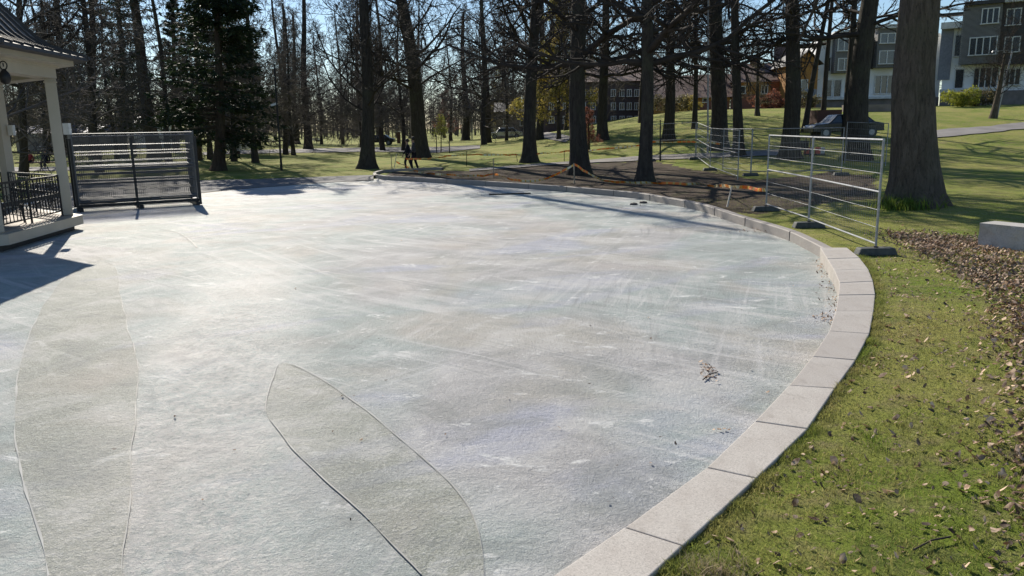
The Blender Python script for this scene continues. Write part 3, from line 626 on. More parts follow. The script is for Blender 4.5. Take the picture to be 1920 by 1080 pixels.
mains = [
 (1716,385,77,1737,"massive brown-barked tree trunk at the right, nearest tree beyond the fence",5,24,.40,M_barkb,1.05),
 (1606,300,40,1631,"thick dark trunk between the big right-hand tree and the white apartment block",5,22,.25,M_bark,1),
 (1481,298,32,1484,"dark straight trunk standing behind the left fence post, in front of the mustard house",5,22,.35,M_bark,1),
 (1347,280,33,1346,"thick dark trunk with lighter edge, left one of a close pair by the far fence",0,22,.35,M_bark,1),
 (1384,292,20,1381,"slimmer trunk, right one of a close pair by the far fence",5,20,.5,M_bark,1),
 (1253,266,21,1258,"forked dark trunk standing on the grass left of the far fence",1,20,.4,M_bark,1),
 (1209,341,27,1212,"dark trunk with wide root flare just behind the kerb right of centre",0,22,.65,M_bark,1),
 (1088,328,36,1084,"thickest dark trunk of the centre, behind the stake with the peaked tape",0,23,.35,M_bark,1.05),
 (993,304,27,1005,"dark trunk on the grass edge left of the thickest central trunk",1,22,.5,M_bark,1),
 (791,298,33,752,"thick trunk leaning left right beside the walking couple",1,22,.35,M_bark,1),
 (690,316,27,681,"straight trunk at the left end of the kerb with roots spreading",3,21,.6,M_bark,1),
 (1130,263,21,1134,"dark trunk far back in front of the dark brick building",0,20,.35,M_bark,1),
 (578,280,16,566,"straight trunk by the far path right of the two close slim trunks",3,20,.3,M_bark,1),
 (541,272,12,528,"slim trunk, left of two standing close together by the far path",4,20,.4,M_bark,1),
 (555,270,12,548,"slim trunk, right of two standing close together by the far path",4,20,.6,M_bark,1),
 (873,263,15,868,"upright trunk beyond the small yellow tree",4,20,.3,M_bark,1),
 (914,268,15,905,"trunk beyond the grass left of the golden-leaved tree",0,19,.3,M_bark,1),
 (1011,262,15,1018,"trunk just right of and behind the tree on the grass edge",1,19,.35,M_bark,1),
 (1302,241,10,1306,"thin trunk on the rising lawn before the orange walled house",3,18,.3,M_bark,.9),
 (1508,248,11,1553,"thin tree leaning right in front of the mustard house",5,18,.3,M_bark,.9),
 (1541,236,10,1562,"thin tree beside the white slab of the apartment block",5,18,.3,M_bark,.9),
 (712,262,13,706,"dark trunk showing just right of the straight trunk by the kerb end",1,19,.6,M_bark,1),
 (1586,262,14,1600,"thin dark trunk rising just left of the thick trunk near the apartments",5,19,.3,M_bark,1),
 (45,330,13,38,"dark trunk seen between the two bandstand pillars",1,18,.3,M_bark,1),
 (88,285,13,82,"dark trunk above the bandstand roof, middle of three",4,19,.3,M_bark,1),
 (122,290,22,108,"forked dark trunk just beyond the bandstand roof corner",1,19,.3,M_bark,1),
]
for t in mains:
    place_tree(t[0], t[1], t[2], t[3], t[4], t[5], t[6], t[7], t[8], t[9], lump=.09 if t[2] > 80 else .05, sides=40 if t[2] > 80 else 20, top=.6 if t[2] > 80 else .35)
# leafing trees
G1 = crown(31, 11, 1.6, 18, 3.6, (.03,.0,-.02), (6,5,4), (.0,.9), rb=.05, lm=M_gold, lsize=.075, per=7)
G2 = crown(32, 7, 1.0, 16, 2.6, (.05,.02,.0), (6,5,3), (.2,1.0), rb=.035, lm=M_red, lsize=.06, per=7)
G3 = crown(33, 14, 1.8, 20, 4.4, (.04,.02,.0), (6,5,4), (.1,1.0), rb=.05, lm=M_haz, lsize=.06, per=3)
G4 = crown(34, 3.2, 1.2, 10, .9, (.05,.02,.0), (4,4), (.2,1.0), rb=.015, rmin=.004, lm=M_yel, lsize=.05, per=8)
place_tree(940,252,9,944,"golden tree with young leaves left of the trunk on the grass edge",G1,11,.3,csc=1.25,name="leafing_tree")
place_tree(1048,262,8,1050,"golden-brown leafing tree in front of the dark brick building",G1,11,.3,csc=1.1,name="leafing_tree")
place_tree(833,252,6,835,"small reddish leafing tree beyond the small yellow tree",G2,7,.3,csc=1.35,name="leafing_tree")
place_tree(1104,285,5,1104,"low orange-brown shrub right behind the thickest central trunk",G2,7,.3,csc=.38,name="leafing_tree")
place_tree(827,286,2.2,827,"tiny yellow sapling tied between stakes by the path",G4,3.2,.0,csc=1,name="sapling")
for px, py, l in ((640,256,"olive hazy leafing tree behind the straight kerb-end trunk"),(60,262,"olive leafing tree seen between the bandstand pillars"),(1420,217,"low brown leafing tree in front of the long tiled roof"),(770,248,"olive leafing tree behind the leaning trunk by the couple")):
    place_tree(px, py, 8, px, l, G3, 14, .3, csc=.9 if px != 1420 else .4, name="leafing_tree")
# small stakes by sapling
for px, lab in ((819,"thin stake left of the yellow sapling"),(843,"thin bent-topped stake right of the yellow sapling")):
    b = G(px, 287); tag(MB().box(b+Vector((0,0,.75)), (.07,.07,1.5)).build("tree_stake", M_black), lab, "stake", "stakes round the sapling")

# far bare trees, copies
FT = [trunk_mesh(.26, 18, .3, 10, 5+i, M_bark, .8, .3, .05, step=.9) for i in range(3)]
protos = []
far_list = []
def far_tree(x, y, sc, i, rz):
    o = thing("bare_tree", "slender bare tree far across the park", "tree", (x, y, T(x, y)-.05), rz, "bare trees far across the park")
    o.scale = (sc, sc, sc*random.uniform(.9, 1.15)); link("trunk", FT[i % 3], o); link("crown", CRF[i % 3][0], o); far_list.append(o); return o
cnt = 0
def window_px(x, y):
    return 960+FPX*x/y
while cnt < 66:
    y = random.uniform(66, 135) if cnt < 44 else random.uniform(130, 190); px = random.uniform(-60, 1345); x = (px-960)/FPX*y
    if 1200 < px < 1345 and y > 85: continue
    far_tree(x, y, random.uniform(.75, 1.15), cnt, random.uniform(0, 6.28)); cnt += 1
for px, y in ((1340,92),(1790,96)):
    far_tree((px-960)/FPX*y, y, .7, cnt, px); cnt += 1
for px, y in ((30,40),(200,48),(-40,30),(330,58),(450,62),(490,58)):
    far_tree((px-960)/FPX*y, y, .95, cnt, px); cnt += 1

marks = sorted([(-200, "the left edge"), (20, "the left bandstand pillar"), (120, "the front bandstand pillar"), (250, "the middle of the panel stack"), (372, "the right end of the panel stack"), (411, "the nearest spruce trunk"), (524, "the thin lamp post"), (578, "the straight trunk by the far path"),
  (640, "the hazy olive tree"), (690, "the kerb-end trunk"), (735, "the leftmost tape stake"), (775, "the walking couple"), (827, "the yellow sapling"), (873, "the upright trunk past the sapling"), (930, "the golden tree"), (993, "the grass-edge tree"), (1048, "the golden-brown tree"), (1088, "the thickest central trunk"), (1130, "the trunk before the brick building"),
  (1209, "the kerb tree with wide roots"), (1253, "the forked trunk"), (1302, "the thin tree on the rising lawn"), (1347, "the close tree pair"), (1481, "the trunk before the mustard house"), (1606, "the thick trunk by the apartments"), (1716, "the big right-hand tree"), (2000, "the right edge")])
ordw = ["first", "second", "third", "fourth", "fifth", "sixth", "seventh", "eighth", "ninth", "tenth", "eleventh", "twelfth", "thirteenth", "fourteenth", "fifteenth"]
far_list.sort(key=lambda o: window_px(o.location.x, o.location.y)); cntm = {}
for o in far_list:
    p = window_px(o.location.x, o.location.y); k = max(i for i, m_ in enumerate(marks) if m_[0] <= max(p, -199)); k = min(k, len(marks)-2)
    c_ = cntm.get(k, 0); cntm[k] = c_+1; q = ordw[min(c_, 14)]
    o['label'] = f"far bare tree, {q} one right of {marks[k][1]}"
# conifers
def conifer(seed, H, h0, Lmax, dens, nper, size, droop=-.25, gap=.0, pw=1.0):
    r_ = random.Random(seed); P0 = []; P1 = []; R0 = []; R1 = []; N = []
    z = h0
    while z < H*.985:
        t = (z-h0)/(H-h0); L0 = Lmax*(1-t)**pw*(.55+.45*min(1, t*6+.3)); k = r_.choice((5, 6, 7)) if r_.random() > gap else 3
        for j in range(k):
            a = r_.uniform(0, 6.283); L = L0*r_.uniform(.65, 1.1); e = droop+r_.uniform(-.12, .12)+t*.5
            p = Vector((0, 0, z+r_.uniform(-.1, .1))); d = Vector((math.cos(a)*math.cos(e), math.sin(a)*math.cos(e), math.sin(e))); ns = 5
            side = Vector((-math.sin(a), math.cos(a), 0))
            for s in range(ns):
                q = p+d*(L/ns); P0.append(p[:]); P1.append(q[:]); R0.append(.035*(1-s/ns)*(1-t*.6)+.01); R1.append(.03*(1-(s+1)/ns)*(1-t*.6)+.006)
                if s >= 1 or t > .5:
                    for _ in range(2):
                        sl_ = L*.28*(1-.12*s)*r_.uniform(.5, 1.1)*r_.choice((-1, 1)); e2 = q+side*sl_+d*abs(sl_)*.6+Vector((0,0,-.12*abs(sl_))); P0.append(q[:]); P1.append(e2[:]); R0.append(.012); R1.append(.006)
                        for _ in range(nper):
                            N.append(((q.lerp(e2, r_.uniform(.15, 1.05))+Vector((r_.gauss(0,.06), r_.gauss(0,.06), r_.gauss(-.05,.07))))[:], (d.x+r_.gauss(0,.6), d.y+r_.gauss(0,.6), r_.gauss(-.3,.4))))
                p = q; d = (d+Vector((0,0,.05))).normalized()
        z += dens*r_.uniform(.7, 1.3)*(1.2-.5*t)
    V1, F1 = prisms(P0, P1, R0, R1, 3); me = rawmesh("branches", V1, F1, M_pbark)
    c = np.array([x[0] for x in N], np.float32); d = np.array([x[1] for x in N], np.float32); d /= np.linalg.norm(d, axis=1, keepdims=True); s = rng.normal(0, 1, c.shape); s -= (s*d).sum(1, keepdims=True)*d; s /= np.linalg.norm(s, axis=1, keepdims=True)
    l = size*rng.uniform(.6, 1.3, (len(c), 1)); Vn = np.stack([c-d*l*.3, c+s*l*.16, c+d*l, c-s*l*.16], 1).reshape(-1, 3)
    print("conifer", len(P0), len(c))
    return me, rawmesh("needles", Vn, np.arange(len(Vn)).reshape(-1, 4), M_needle)
C1 = conifer(41, 12.5, 1.9, 3.9, .27, 9, .28, pw=.55); C2 = conifer(42, 21, 3.2, 3.8, .55, 6, .26, -.15, .35, .7); C3 = conifer(43, 19, 2.4, 3.0, .45, 7, .26, -.2, .2, .8)
place_tree(411,320,21,408,"dense dark green spruce, nearest conifer with its bare foot on the lawn",C1,12,.5,M_pbark,csc=1,name="spruce_tree",cat="spruce")
place_tree(441,289,13,446,"second dense spruce behind and right of the nearest one",C1,12,.4,M_pbark,csc=.95,name="spruce_tree",cat="spruce",rot=2)
place_tree(372,300,12,366,"dark spruce behind and left of the nearest one",C3,19,.4,M_pbark,csc=.9,name="spruce_tree",cat="spruce",rot=1)
place_tree(294,300,26,248,"leaning pine trunk rising behind the stack of fence panels",C2,21,.3,M_pbark,csc=1,name="pine_tree",cat="pine")
place_tree(232,296,14,222,"open-branched pine left of the leaning pine",C2,21,.3,M_pbark,csc=.9,name="pine_tree",cat="pine",rot=3)
place_tree(178,294,17,170,"open-branched pine just right of the bandstand roof tip",C2,21,.3,M_pbark,csc=.95,name="pine_tree",cat="pine",rot=1)
place_tree(330,286,12,322,"dark spruce between the leaning pine and the dense spruces",C3,19,.3,M_pbark,csc=.95,name="spruce_tree",cat="spruce",rot=4)
place_tree(140,280,10,138,"slim pine partly behind the front bandstand pillar",C3,19,.3,M_pbark,csc=.8,name="pine_tree",cat="pine",rot=5)

P0 = []; P1 = []; R0 = []; R1 = []
for _ in range(1000):
    y = random.uniform(185, 300); x = random.uniform(-.78, .30)*y; z0 = T(x, y)-.5; h = random.uniform(7, 13)*(1+.35*mnoise.noise(Vector((x*.03, y*.03, 0)))); p = Vector((x, y, z0))
    P0.append(p[:]); q = p+Vector((random.gauss(0,.4), random.gauss(0,.4), h)); P1.append(q[:]); R0.append(.18); R1.append(.05)
    for _ in range(34):
        f = random.uniform(.12, .98); a = p.lerp(q, f); l = h*.30*(1.1-f*.6)*random.uniform(.5, 1); an = random.uniform(0, 6.28); e = a+Vector((math.cos(an)*l, math.sin(an)*l, l*random.uniform(.0, 1.0))); P0.append(a[:]); P1.append(e[:]); R0.append(.05); R1.append(.03)
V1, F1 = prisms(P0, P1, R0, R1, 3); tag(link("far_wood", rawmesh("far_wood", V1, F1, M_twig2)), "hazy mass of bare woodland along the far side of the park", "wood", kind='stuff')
# ------------------------------------------------------------------ bandstand
BZ = 0.40
A = onz(155, 401, BZ); Lf = onz(0, 441, BZ)
fd = (Lf-A); fd.z = 0; fd.normalize(); nrm = Vector((-fd.y, fd.x, 0));  nrm = nrm if nrm.x > 0 else -nrm
side = 3.8; rad = side/2/math.sin(math.pi/8); O = A+fd*side/2-nrm*side*(1+math.sqrt(2))/2
bt = thing("bandstand", "cream painted open bandstand with dark seamed metal roof at the left edge", "bandstand", (O.x, O.y, 0))
a0 = math.atan2(A.y-O.y, A.x-O.x)
def hx(r, k, z): return Vector((math.cos(a0+k*math.pi/4)*r, math.sin(a0+k*math.pi/4)*r, z))
NS = 8
def hexprism(r0, z0, r1, z1, mb=None):
    mb = mb or MB(); return mb.add([hx(r0, k, z0) for k in range(NS)]+[hx(r1, k, z1) for k in range(NS)], [(k, (k+1) % NS, NS+(k+1) % NS, NS+k) for k in range(NS)]+[tuple(range(NS)), tuple(range(2*NS-1, NS-1, -1))])
hexprism(rad-.22, -.1, rad-.22, BZ-.25).build("plinth", M_dark, bt)
hexprism(rad, BZ-.25, rad, BZ-.02).build("floor_edge", M_cream, bt, bevel=.01)
hexprism(rad-.2, BZ-.03, rad-.2, BZ, MB()).build("floor", M_deck, bt)
EH = 3.78  # underside of beam
for k in range(NS):
    p = hx(rad-.34, k, 0); dr = p.normalized(); mb = MB()
    q_ = .25; rz = math.atan2(dr.y, dr.x)
    mb.box(p+Vector((0,0,(BZ+EH)/2)), (q_, q_, EH-BZ), rz=rz); mb.box(p+Vector((0,0,EH-.09)), (q_+.05, q_+.05, .03), rz=rz)
    mb.build("pillar", M_cream, bt, bevel=.01)
    if k in (0, 1):
        MB().box(p+Vector((.24, .05, 2.55)), (.15, .12, .28)).build("wall_box", M_lampw, bt)
mb = MB()
for r1, z0, z1 in ((rad-.19, EH, EH+.24), (rad-.12, EH+.24, EH+.30), (rad+.22, EH+.30, EH+.42)):
    n = NS; vs = [hx(r1, k, z0) for k in range(n)]+[hx(r1, k, z1) for k in range(n)]+[hx(r1-.5, k, z0) for k in range(n)]+[hx(r1-.5, k, z1) for k in range(n)]
    mb.add(vs, [(k, (k+1) % n, n+(k+1) % n, n+k) for k in range(n)]+[(2*n+k, 2*n+(k+1) % n, (k+1) % n, k) for k in range(n)]+[(n+k, n+(k+1) % n, 3*n+(k+1) % n, 3*n+k) for k in range(n)]+[(2*n+k, 3*n+k, 3*n+(k+1) % n, 2*n+(k+1) % n) for k in range(n)])
mb.build("beam", M_cream, bt)
prof = [(rad+.56, EH+.42), (rad+.54, EH+.50), (rad-.25, EH+.74), (rad-.5, EH+.92), (rad-1.6, EH+2.15), (rad-3.1, EH+3.6), (.25, EH+4.3)]
mb = MB()
for (r0, z0), (r1, z1) in zip(prof[2:-1], prof[3:]):
    mb.add([hx(r0, k, z0) for k in range(NS)]+[hx(r1, k, z1) for k in range(NS)], [(k, (k+1) % NS, NS+(k+1) % NS, NS+k) for k in range(NS)])
rf = mb.build("roof", M_rmetal, bt); mb = MB()
for (r0, z0), (r1, z1) in zip(prof[:2], prof[1:3]):
    mb.add([hx(r0, k, z0) for k in range(NS)]+[hx(r1, k, z1) for k in range(NS)], [(k, (k+1) % NS, NS+(k+1) % NS, NS+k) for k in range(NS)])
mb.add([hx(prof[0][0], k, prof[0][1]) for k in range(NS)], [tuple(range(NS-1, -1, -1))]); mb.build("roof_skirt", M_dark, bt)
mb = MB()
for k in range(NS):
    for q in range(1, 9):
        f = q/9
        P = [hx(r, k, z).lerp(hx(r, k+1, z), f)+Vector((0,0,.02)) for r, z in prof[1:-1]]
        for a, b in zip(P[:-1], P[1:]): mb.bar(a, b, .03, .07)
    P = [hx(r, k, z)+Vector((0,0,.03)) for r, z in prof]
    for a, b in zip(P[:-1], P[1:]): mb.bar(a, b, .08, .08)
mb.build("roof_seams", M_dark, rf)
MB().lathe((0,0,EH+4.3), [(.3,0),(.12,.3),(.2,.5),(.05,.8),(.01,1.3)], 10).build("finial", M_rmetal, rf)
# railings
for k in range(NS):
    if k == 4: continue
    a = hx(rad-.40, k, 0); b = hx(rad-.40, k+1, 0); d = (b-a).normalized(); a = a+d*.14; b = b-d*.14; L = (b-a).length; mb = MB()
    for z, w in ((BZ+1.0, .045), (BZ+.90, .02), (BZ+.12, .03)): mb.bar(a+Vector((0,0,z)), b+Vector((0,0,z)), w, w)
    nb = int(L/.16)
    for i in range(nb+1):
        p = a.lerp(b, i/nb); w = .035 if i in (0, nb, nb//2) else .016
        mb.bar(p+Vector((0,0,BZ+(0 if w > .03 else .12))), p+Vector((0,0,BZ+1.0)), w, w)
        if i < nb:
            c = a.lerp(b, (i+.5)/nb)
            for zc, rr in ((BZ+.38, .07), (BZ+.68, .07)):
                mb.tube([c+d*(rr*math.cos(t*.9+i))*(1-t*.08)+Vector((0,0,zc+rr*1.4*math.sin(t*.9+i)*(1-t*.08))) for t in range(8)], .008, 4, False)
            mb.box(c+Vector((0,0,BZ+.53)), (.05,.05,.09), rz=.8)
    mb.build("railing", M_iron, bt)
# hanging lantern under the front beam and a downpipe
ln = at(10, 150, 17.5); lt = thing("hanging_lamp", "black round lamp hanging under the bandstand beam", "lamp", (ln.x, ln.y, ln.z+.38))
MB().tube([(0,0,EH-ln.z-.3),(0,0,-.02)], .012, 6).build("rod", M_iron, lt); MB().lathe((0,0,-.50), [(.03,.03),(.09,.07),(.12,.16),(.10,.25),(.05,.32),(.03,.35)], 14).build("lamp_body", M_iron, lt, smooth=True)
MB().tube([(.08*math.cos(t), 0, -.08+.09*math.sin(t)) for t in [i*.52 for i in range(13)]], .014, 5, False).build("ring", M_iron, lt)
q = hx(rad-.34, 0, 0)+Vector((-.12,.2,0)); MB().tube([q+Vector((0,0,BZ-.1)), q+Vector((0,0,EH))], .045, 8).build("downpipe", M_iron, bt)
# cafe furniture inside the bandstand
def cafe_chair(x, y, rz, lab):
    t = thing("folding_chair", lab, "chair", (x, y, BZ), rz, "dark chairs on the bandstand floor")
    MB().box((0,0,.45), (.42,.42,.03)).build("seat", M_iron, t)
    mb = MB(); [mb.bar((-.19+.095*i,.2,.5), (-.19+.095*i,.24,.86), .02, .015) for i in range(5)]; mb.bar((-.2,.24,.86), (.2,.24,.86), .03, .03); mb.build("backrest", M_iron, t)
    for sx in (-1, 1):
        for sy in (-1, 1): MB().bar((sx*.18,sy*.18,.44), (sx*.2,sy*.22,0), .025, .025).build("leg", M_iron, t)
cafe_chair(O.x+rad*.72, O.y-1.4, .5, "dark metal chair behind the bandstand railing nearest the left edge"); cafe_chair(O.x+rad*.78, O.y+.3, 2.2, "dark metal chair behind the bandstand railing nearest the front pillar")
tb = thing("round_table", "dark round table between the chairs on the bandstand", "table", (O.x+rad*.74, O.y-.55, BZ))
MB().lathe((0,0,.70), [(.38,0),(.4,.02),(.38,.04)], 20).build("table_top", M_iron, tb); MB().lathe((0,0,0), [(.25,0),(.04,.04),(.03,.69)], 10).build("pedestal", M_iron, tb)

# ------------------------------------------------------------------ fence panels
def panel_parts(root, W=3.4, H=1.9, wr=.0022, bars=True, dv=.1, hr=.0045, M_galv=M_galv):
    mb = MB()
    r = .021
    for x, nm in ((0, "post"), (W, "post")): MB().tube([(x,0,-.06),(x,0,H)], r, 8).build(nm, M_galv, root)
    for z in (H-.02, H*.52, .08): MB().tube([(0,0,z),(W,0,z)], .017, 8).build("rail", M_galv, root)
    P0 = []; P1 = []
    nv = int(W/dv)
    for i in range(1, nv): P0.append((W*i/nv, .012, .09)); P1.append((W*i/nv, .012, H-.03))
    V1, F1 = prisms(P0, P1, [wr*.8]*len(P0), [wr*.8]*len(P0), 3)
    P0 = [(0,-.008,z) for z in (.36,.66,1.28,1.58)]; P1 = [(W, p[1], p[2]) for p in P0]
    V2, F2 = prisms(P0, P1, [hr]*4, [hr]*4, 4)
    link("wire_mesh", rawmesh("wire_mesh", np.concatenate([V1, V2]), np.concatenate([F1, F2+len(V1)]), M_galv), root)
def fence(b0, b1, lab, H=1.9, group="mesh fence panels round the site"):
    a = G(*b0); b = G(*b1); d = b-a; L = d.xy.length
    t = thing("mesh_fence", lab, "fence", (a.x, a.y, a.z+.08), math.atan2(d.y, d.x), group); sl_ = d.z/L
    panel_parts(t, L, H)
    for ch in list(COL.objects):
        if ch.parent is t:
            me = ch.data
            if ch.name.startswith(('rail', 'wire')) or True:
                for v in me.vertices: v.co.z += v.co.x*sl_
    return t
def foot(px, py, lab, rz=0):
    a = G(px, py); t = thing("rubber_block", lab, "fence foot", (a.x, a.y, a.z), rz, "black rubber fence feet")
    mb = MB(); L, W_, h = .68, .24, .13
    mb.add([(-L/2,-W_/2,0),(L/2,-W_/2,0),(L/2,W_/2,0),(-L/2,W_/2,0),(-L/2+.05,-W_/2+.02,h),(L/2-.05,-W_/2+.02,h),(L/2-.05,W_/2-.02,h),(-L/2+.05,W_/2-.02,h)], [(0,3,2,1),(4,5,6,7),(0,1,5,4),(1,2,6,5),(2,3,7,6),(3,0,4,7)])
    mb.build("block", M_rub, t, bevel=.02)
    MB().lathe((0,0,h-.01), [(.035,0),(.035,.03)], 10).build("socket", M_iron, t)
fence((1516,423), (1641,474), "galvanised mesh fence panel nearest the camera, beside the granite slabs", 1.86)
fence((1436,394), (1515.5,422), "galvanised mesh fence panel adjoining the nearest one on its left", 1.86)
foot(1641,478, "black rubber foot under the nearest fence post"); foot(1516,427, "black rubber foot under the middle post of the two near panels"); foot(1435,396, "grey-black rubber foot under the left end of the near panels")
MB()
fence((1218,300),(1303,298), "far fence panel left of the close tree pair, seen flat on")
fence((1305,298),(1331,318), "far fence panel seen nearly end on in front of the close tree pair")
fence((1331,318),(1383,338), "far fence panel slanting toward the camera under the slim tree of the pair")
fence((1355,321),(1407,328), "short far fence panel right of the slim tree of the pair")
fence((1408,328),(1577,327), "long far fence panel behind the two near panels")
fence((1584,306),(1660,312), "far fence panel ending at the big right-hand tree")
for px, py, lab in ((1303,299,"far rubber fence foot at the corner of the fence"),(1331,320,"far rubber fence foot under the slanting panel"),(1218,302,"far rubber fence foot at the left end by the dark trunk"),(1407,330,"far rubber fence foot beside the short panel"),(1577,329,"far rubber fence foot at the right end of the long panel")): foot(px, py, lab)
# stack of panels
s0 = onz(150, 398); s1 = onz(374, 384); dv_ = (s1-s0); dv_.z = 0; W_ = dv_.length; rz = math.atan2(dv_.y, dv_.x); back = Vector((-math.sin(rz), math.cos(rz), 0))
print("stack width", W_, s0, s1)
SH = 2.16
rack = thing("transport_rack", "dark steel transport rack holding the stacked fence panels", "rack", s0, rz)
mb = MB(); DZ = 1.6
for y in (.06, DZ-.06): mb.box((W_/2, y, .17), (W_+.1, .1, .1))
for x in (.05, W_/2, W_-.05): mb.box((x, DZ/2, .06), (.12, DZ+.2, .1))
mb.build("base_frame", M_iron, rack)
for c_, z_ in (((W_*.52, .1, .30), (.5, .2, .12)), ((W_*.2, .3, .27), (.7, .3, .06)), ((W_*.8, .2, .28), (.9, .25, .05))): MB().box(c_, z_).build("clamp_box", M_rub, rack)
for x, y in ((W_*.47,-.05),(-.04,-.05),(W_+.04,-.05),(-.04,DZ+.05),(W_+.04,DZ+.05)): MB().box((x, y, 1.15), (.07, .07, 2.25)).build("upright", M_iron, rack)
sp = thing("stacked_fence", "x", "fence panel", s0+Vector((0,0,.27)), rz, "fence panels stacked in the rack"); panel_parts(sp, W_, SH, .0028, dv=.06, hr=.008, M_galv=M_galvd)
N = 14
for i in range(N):
    o = sp if i == 0 else dup(sp)
    o.location = s0+back*(.02+i*(DZ-.06)/(N-1))+Vector((0,0,.27))+Vector((math.cos(rz), math.sin(rz), 0))*(random.uniform(-.04, .04) if i else 0)
    if i % 2: o.rotation_euler = (math.pi, 0, rz); o.location.z += SH-.02
    o['label'] = "galvanised fence panel standing at the front of the stack" if i == 0 else ("galvanised fence panel standing at the back of the stack" if i == N-1 else f"galvanised fence panel in the stack, {ordw[i]} one counted from the front")

# ------------------------------------------------------------------ stakes and barrier tape
def stake(b, top, lab, m=None, w=.035):
    a = G(*b); t = at(top[0], top[1], a.y); return tag(MB().bar(a-Vector((0,0,.1)), t, w, w).build("wooden_stake", m or M_wood), lab, "stake", "stakes carrying the barrier tape")
stake((735,318),(733,290),"leftmost thin stake at the kerb end"); stake((737.5,320),(743.5,289),"leaning stake with a tape scrap at the kerb end", M_wstk)
stake((874.5,312),(875,284),"thin dark stake on the lawn edge right of the leaning trunk", M_twig); stake((926,333),(925,297),"pale stake by the kerb left of the peaked tape", M_wood, .04)
stake((1077,344),(1076,306),"pale stake holding the peak of the tape", M_wood, .05); stake((1058,304),(1058,282),"short far stake left of the thickest trunk", M_twig)
stake((1362,388),(1372,350),"white leaning stake by the kerb left of the near panels", M_wstk, .035); stake((971,303),(968,290),"short bent stake at the tree on the grass edge", M_twig, .03)
def tape_mat():
    g = NG("barrier_tape"); at2 = g.n.nodes.new('ShaderNodeAttribute'); at2.attribute_name = 'run'; f = g.math('FRACT', g.math('MULTIPLY', at2.outputs['Fac'], 0.45), 0)
    c = g.mix(g.math('GREATER_THAN', f, 0.45), (0.90,0.20,0.02), (0.80,0.74,0.5)); c = g.mix(g.math('GREATER_THAN', g.math('FRACT', g.math('MULTIPLY', at2.outputs['Fac'], 4.0), 0), 0.7), c, (0.75,0.45,0.08))
    g.link(c, g.b.inputs['Base Color']); g.b.inputs['Roughness'].default_value = .4; return g.m
M_tape = tape_mat()
def tape(P, lab, w=.09):
    P = smooth_poly(P, 8, False); P = [p+Vector((0, mnoise.noise(p*1.9)*.06, abs(mnoise.noise(p*1.3+Vector((4,0,0))))*.10)) for p in P]; vs = []; run = []; acc = 0
    for i, p in enumerate(P):
        if i: acc += (P[i]-P[i-1]).length
        d = (P[min(i+1, len(P)-1)]-P[max(i-1, 0)]).normalized(); a = .3+2.2*mnoise.noise(Vector((acc*.8, w, len(P)))); up = Vector((0,0,1)); s = d.cross(up).normalized()
        v = (up*math.cos(a)+s*math.sin(a))*w/2; vs += [p-v, p+v]; run += [acc, acc]
    mb = MB().add(vs, [(2*i, 2*i+1, 2*i+3, 2*i+2) for i in range(len(P)-1)]); o = mb.build("barrier_tape", M_tape)
    a_ = o.data.attributes.new('run', 'FLOAT', 'POINT'); a_.data.foreach_set('value', np.array(run, np.float32)); return tag(o, lab, "barrier tape", "orange and white barrier tape")
def AG(px, py, gy, off=0): b = G(px, gy); return at(px, py, b.y)
tape([AG(743,304,320), AG(760,312,322), G(785,325,.05), G(830,330,.05), G(868,333.5,.06), AG(900,331,333), AG(926,327,333)], "orange and white tape sagging from the leaning stake to the pale stake")
tape([AG(926,327,333), AG(945,333,338), G(965,340,.05), G(1000,342,.05), AG(1030,333,343), AG(1055,321,343), AG(1077,309,343)], "tape rising in a slope to the stake peak from the left")
tape([AG(1077,309,343), AG(1095,321,344), AG(1112,333,346), G(1135,343,.05), G(1180,345,.05), G(1240,348,.05)], "tape falling from the stake peak to the soil on the right")
tape([G(1240,348,.06), G(1300,350,.08), AG(1340,350,358), AG(1372,351,386), AG(1400,354,388), AG(1436,358,394)], "tape from the soil over the white leaning stake to the near fence")
tape([AG(761,298.5,322), AG(790,298.5,320), AG(815,297,315), AG(840,293,312), AG(874,291,312), AG(930,291,310), AG(985,291,304)], "tape strung waist high from the couple to the tree on the grass edge")
tape([AG(985,291,304), AG(1030,287.5,304), AG(1058,285,304), AG(1088,284,304), AG(1130,280,302), AG(1200,273,300)], "far tape strung between the grass-edge tree and the kerb tree")
tape([AG(1200,273,300), AG(1225,268,300), AG(1260,267,300), AG(1305,267,298), AG(1350,270,300)], "far tape running right to the close tree pair")

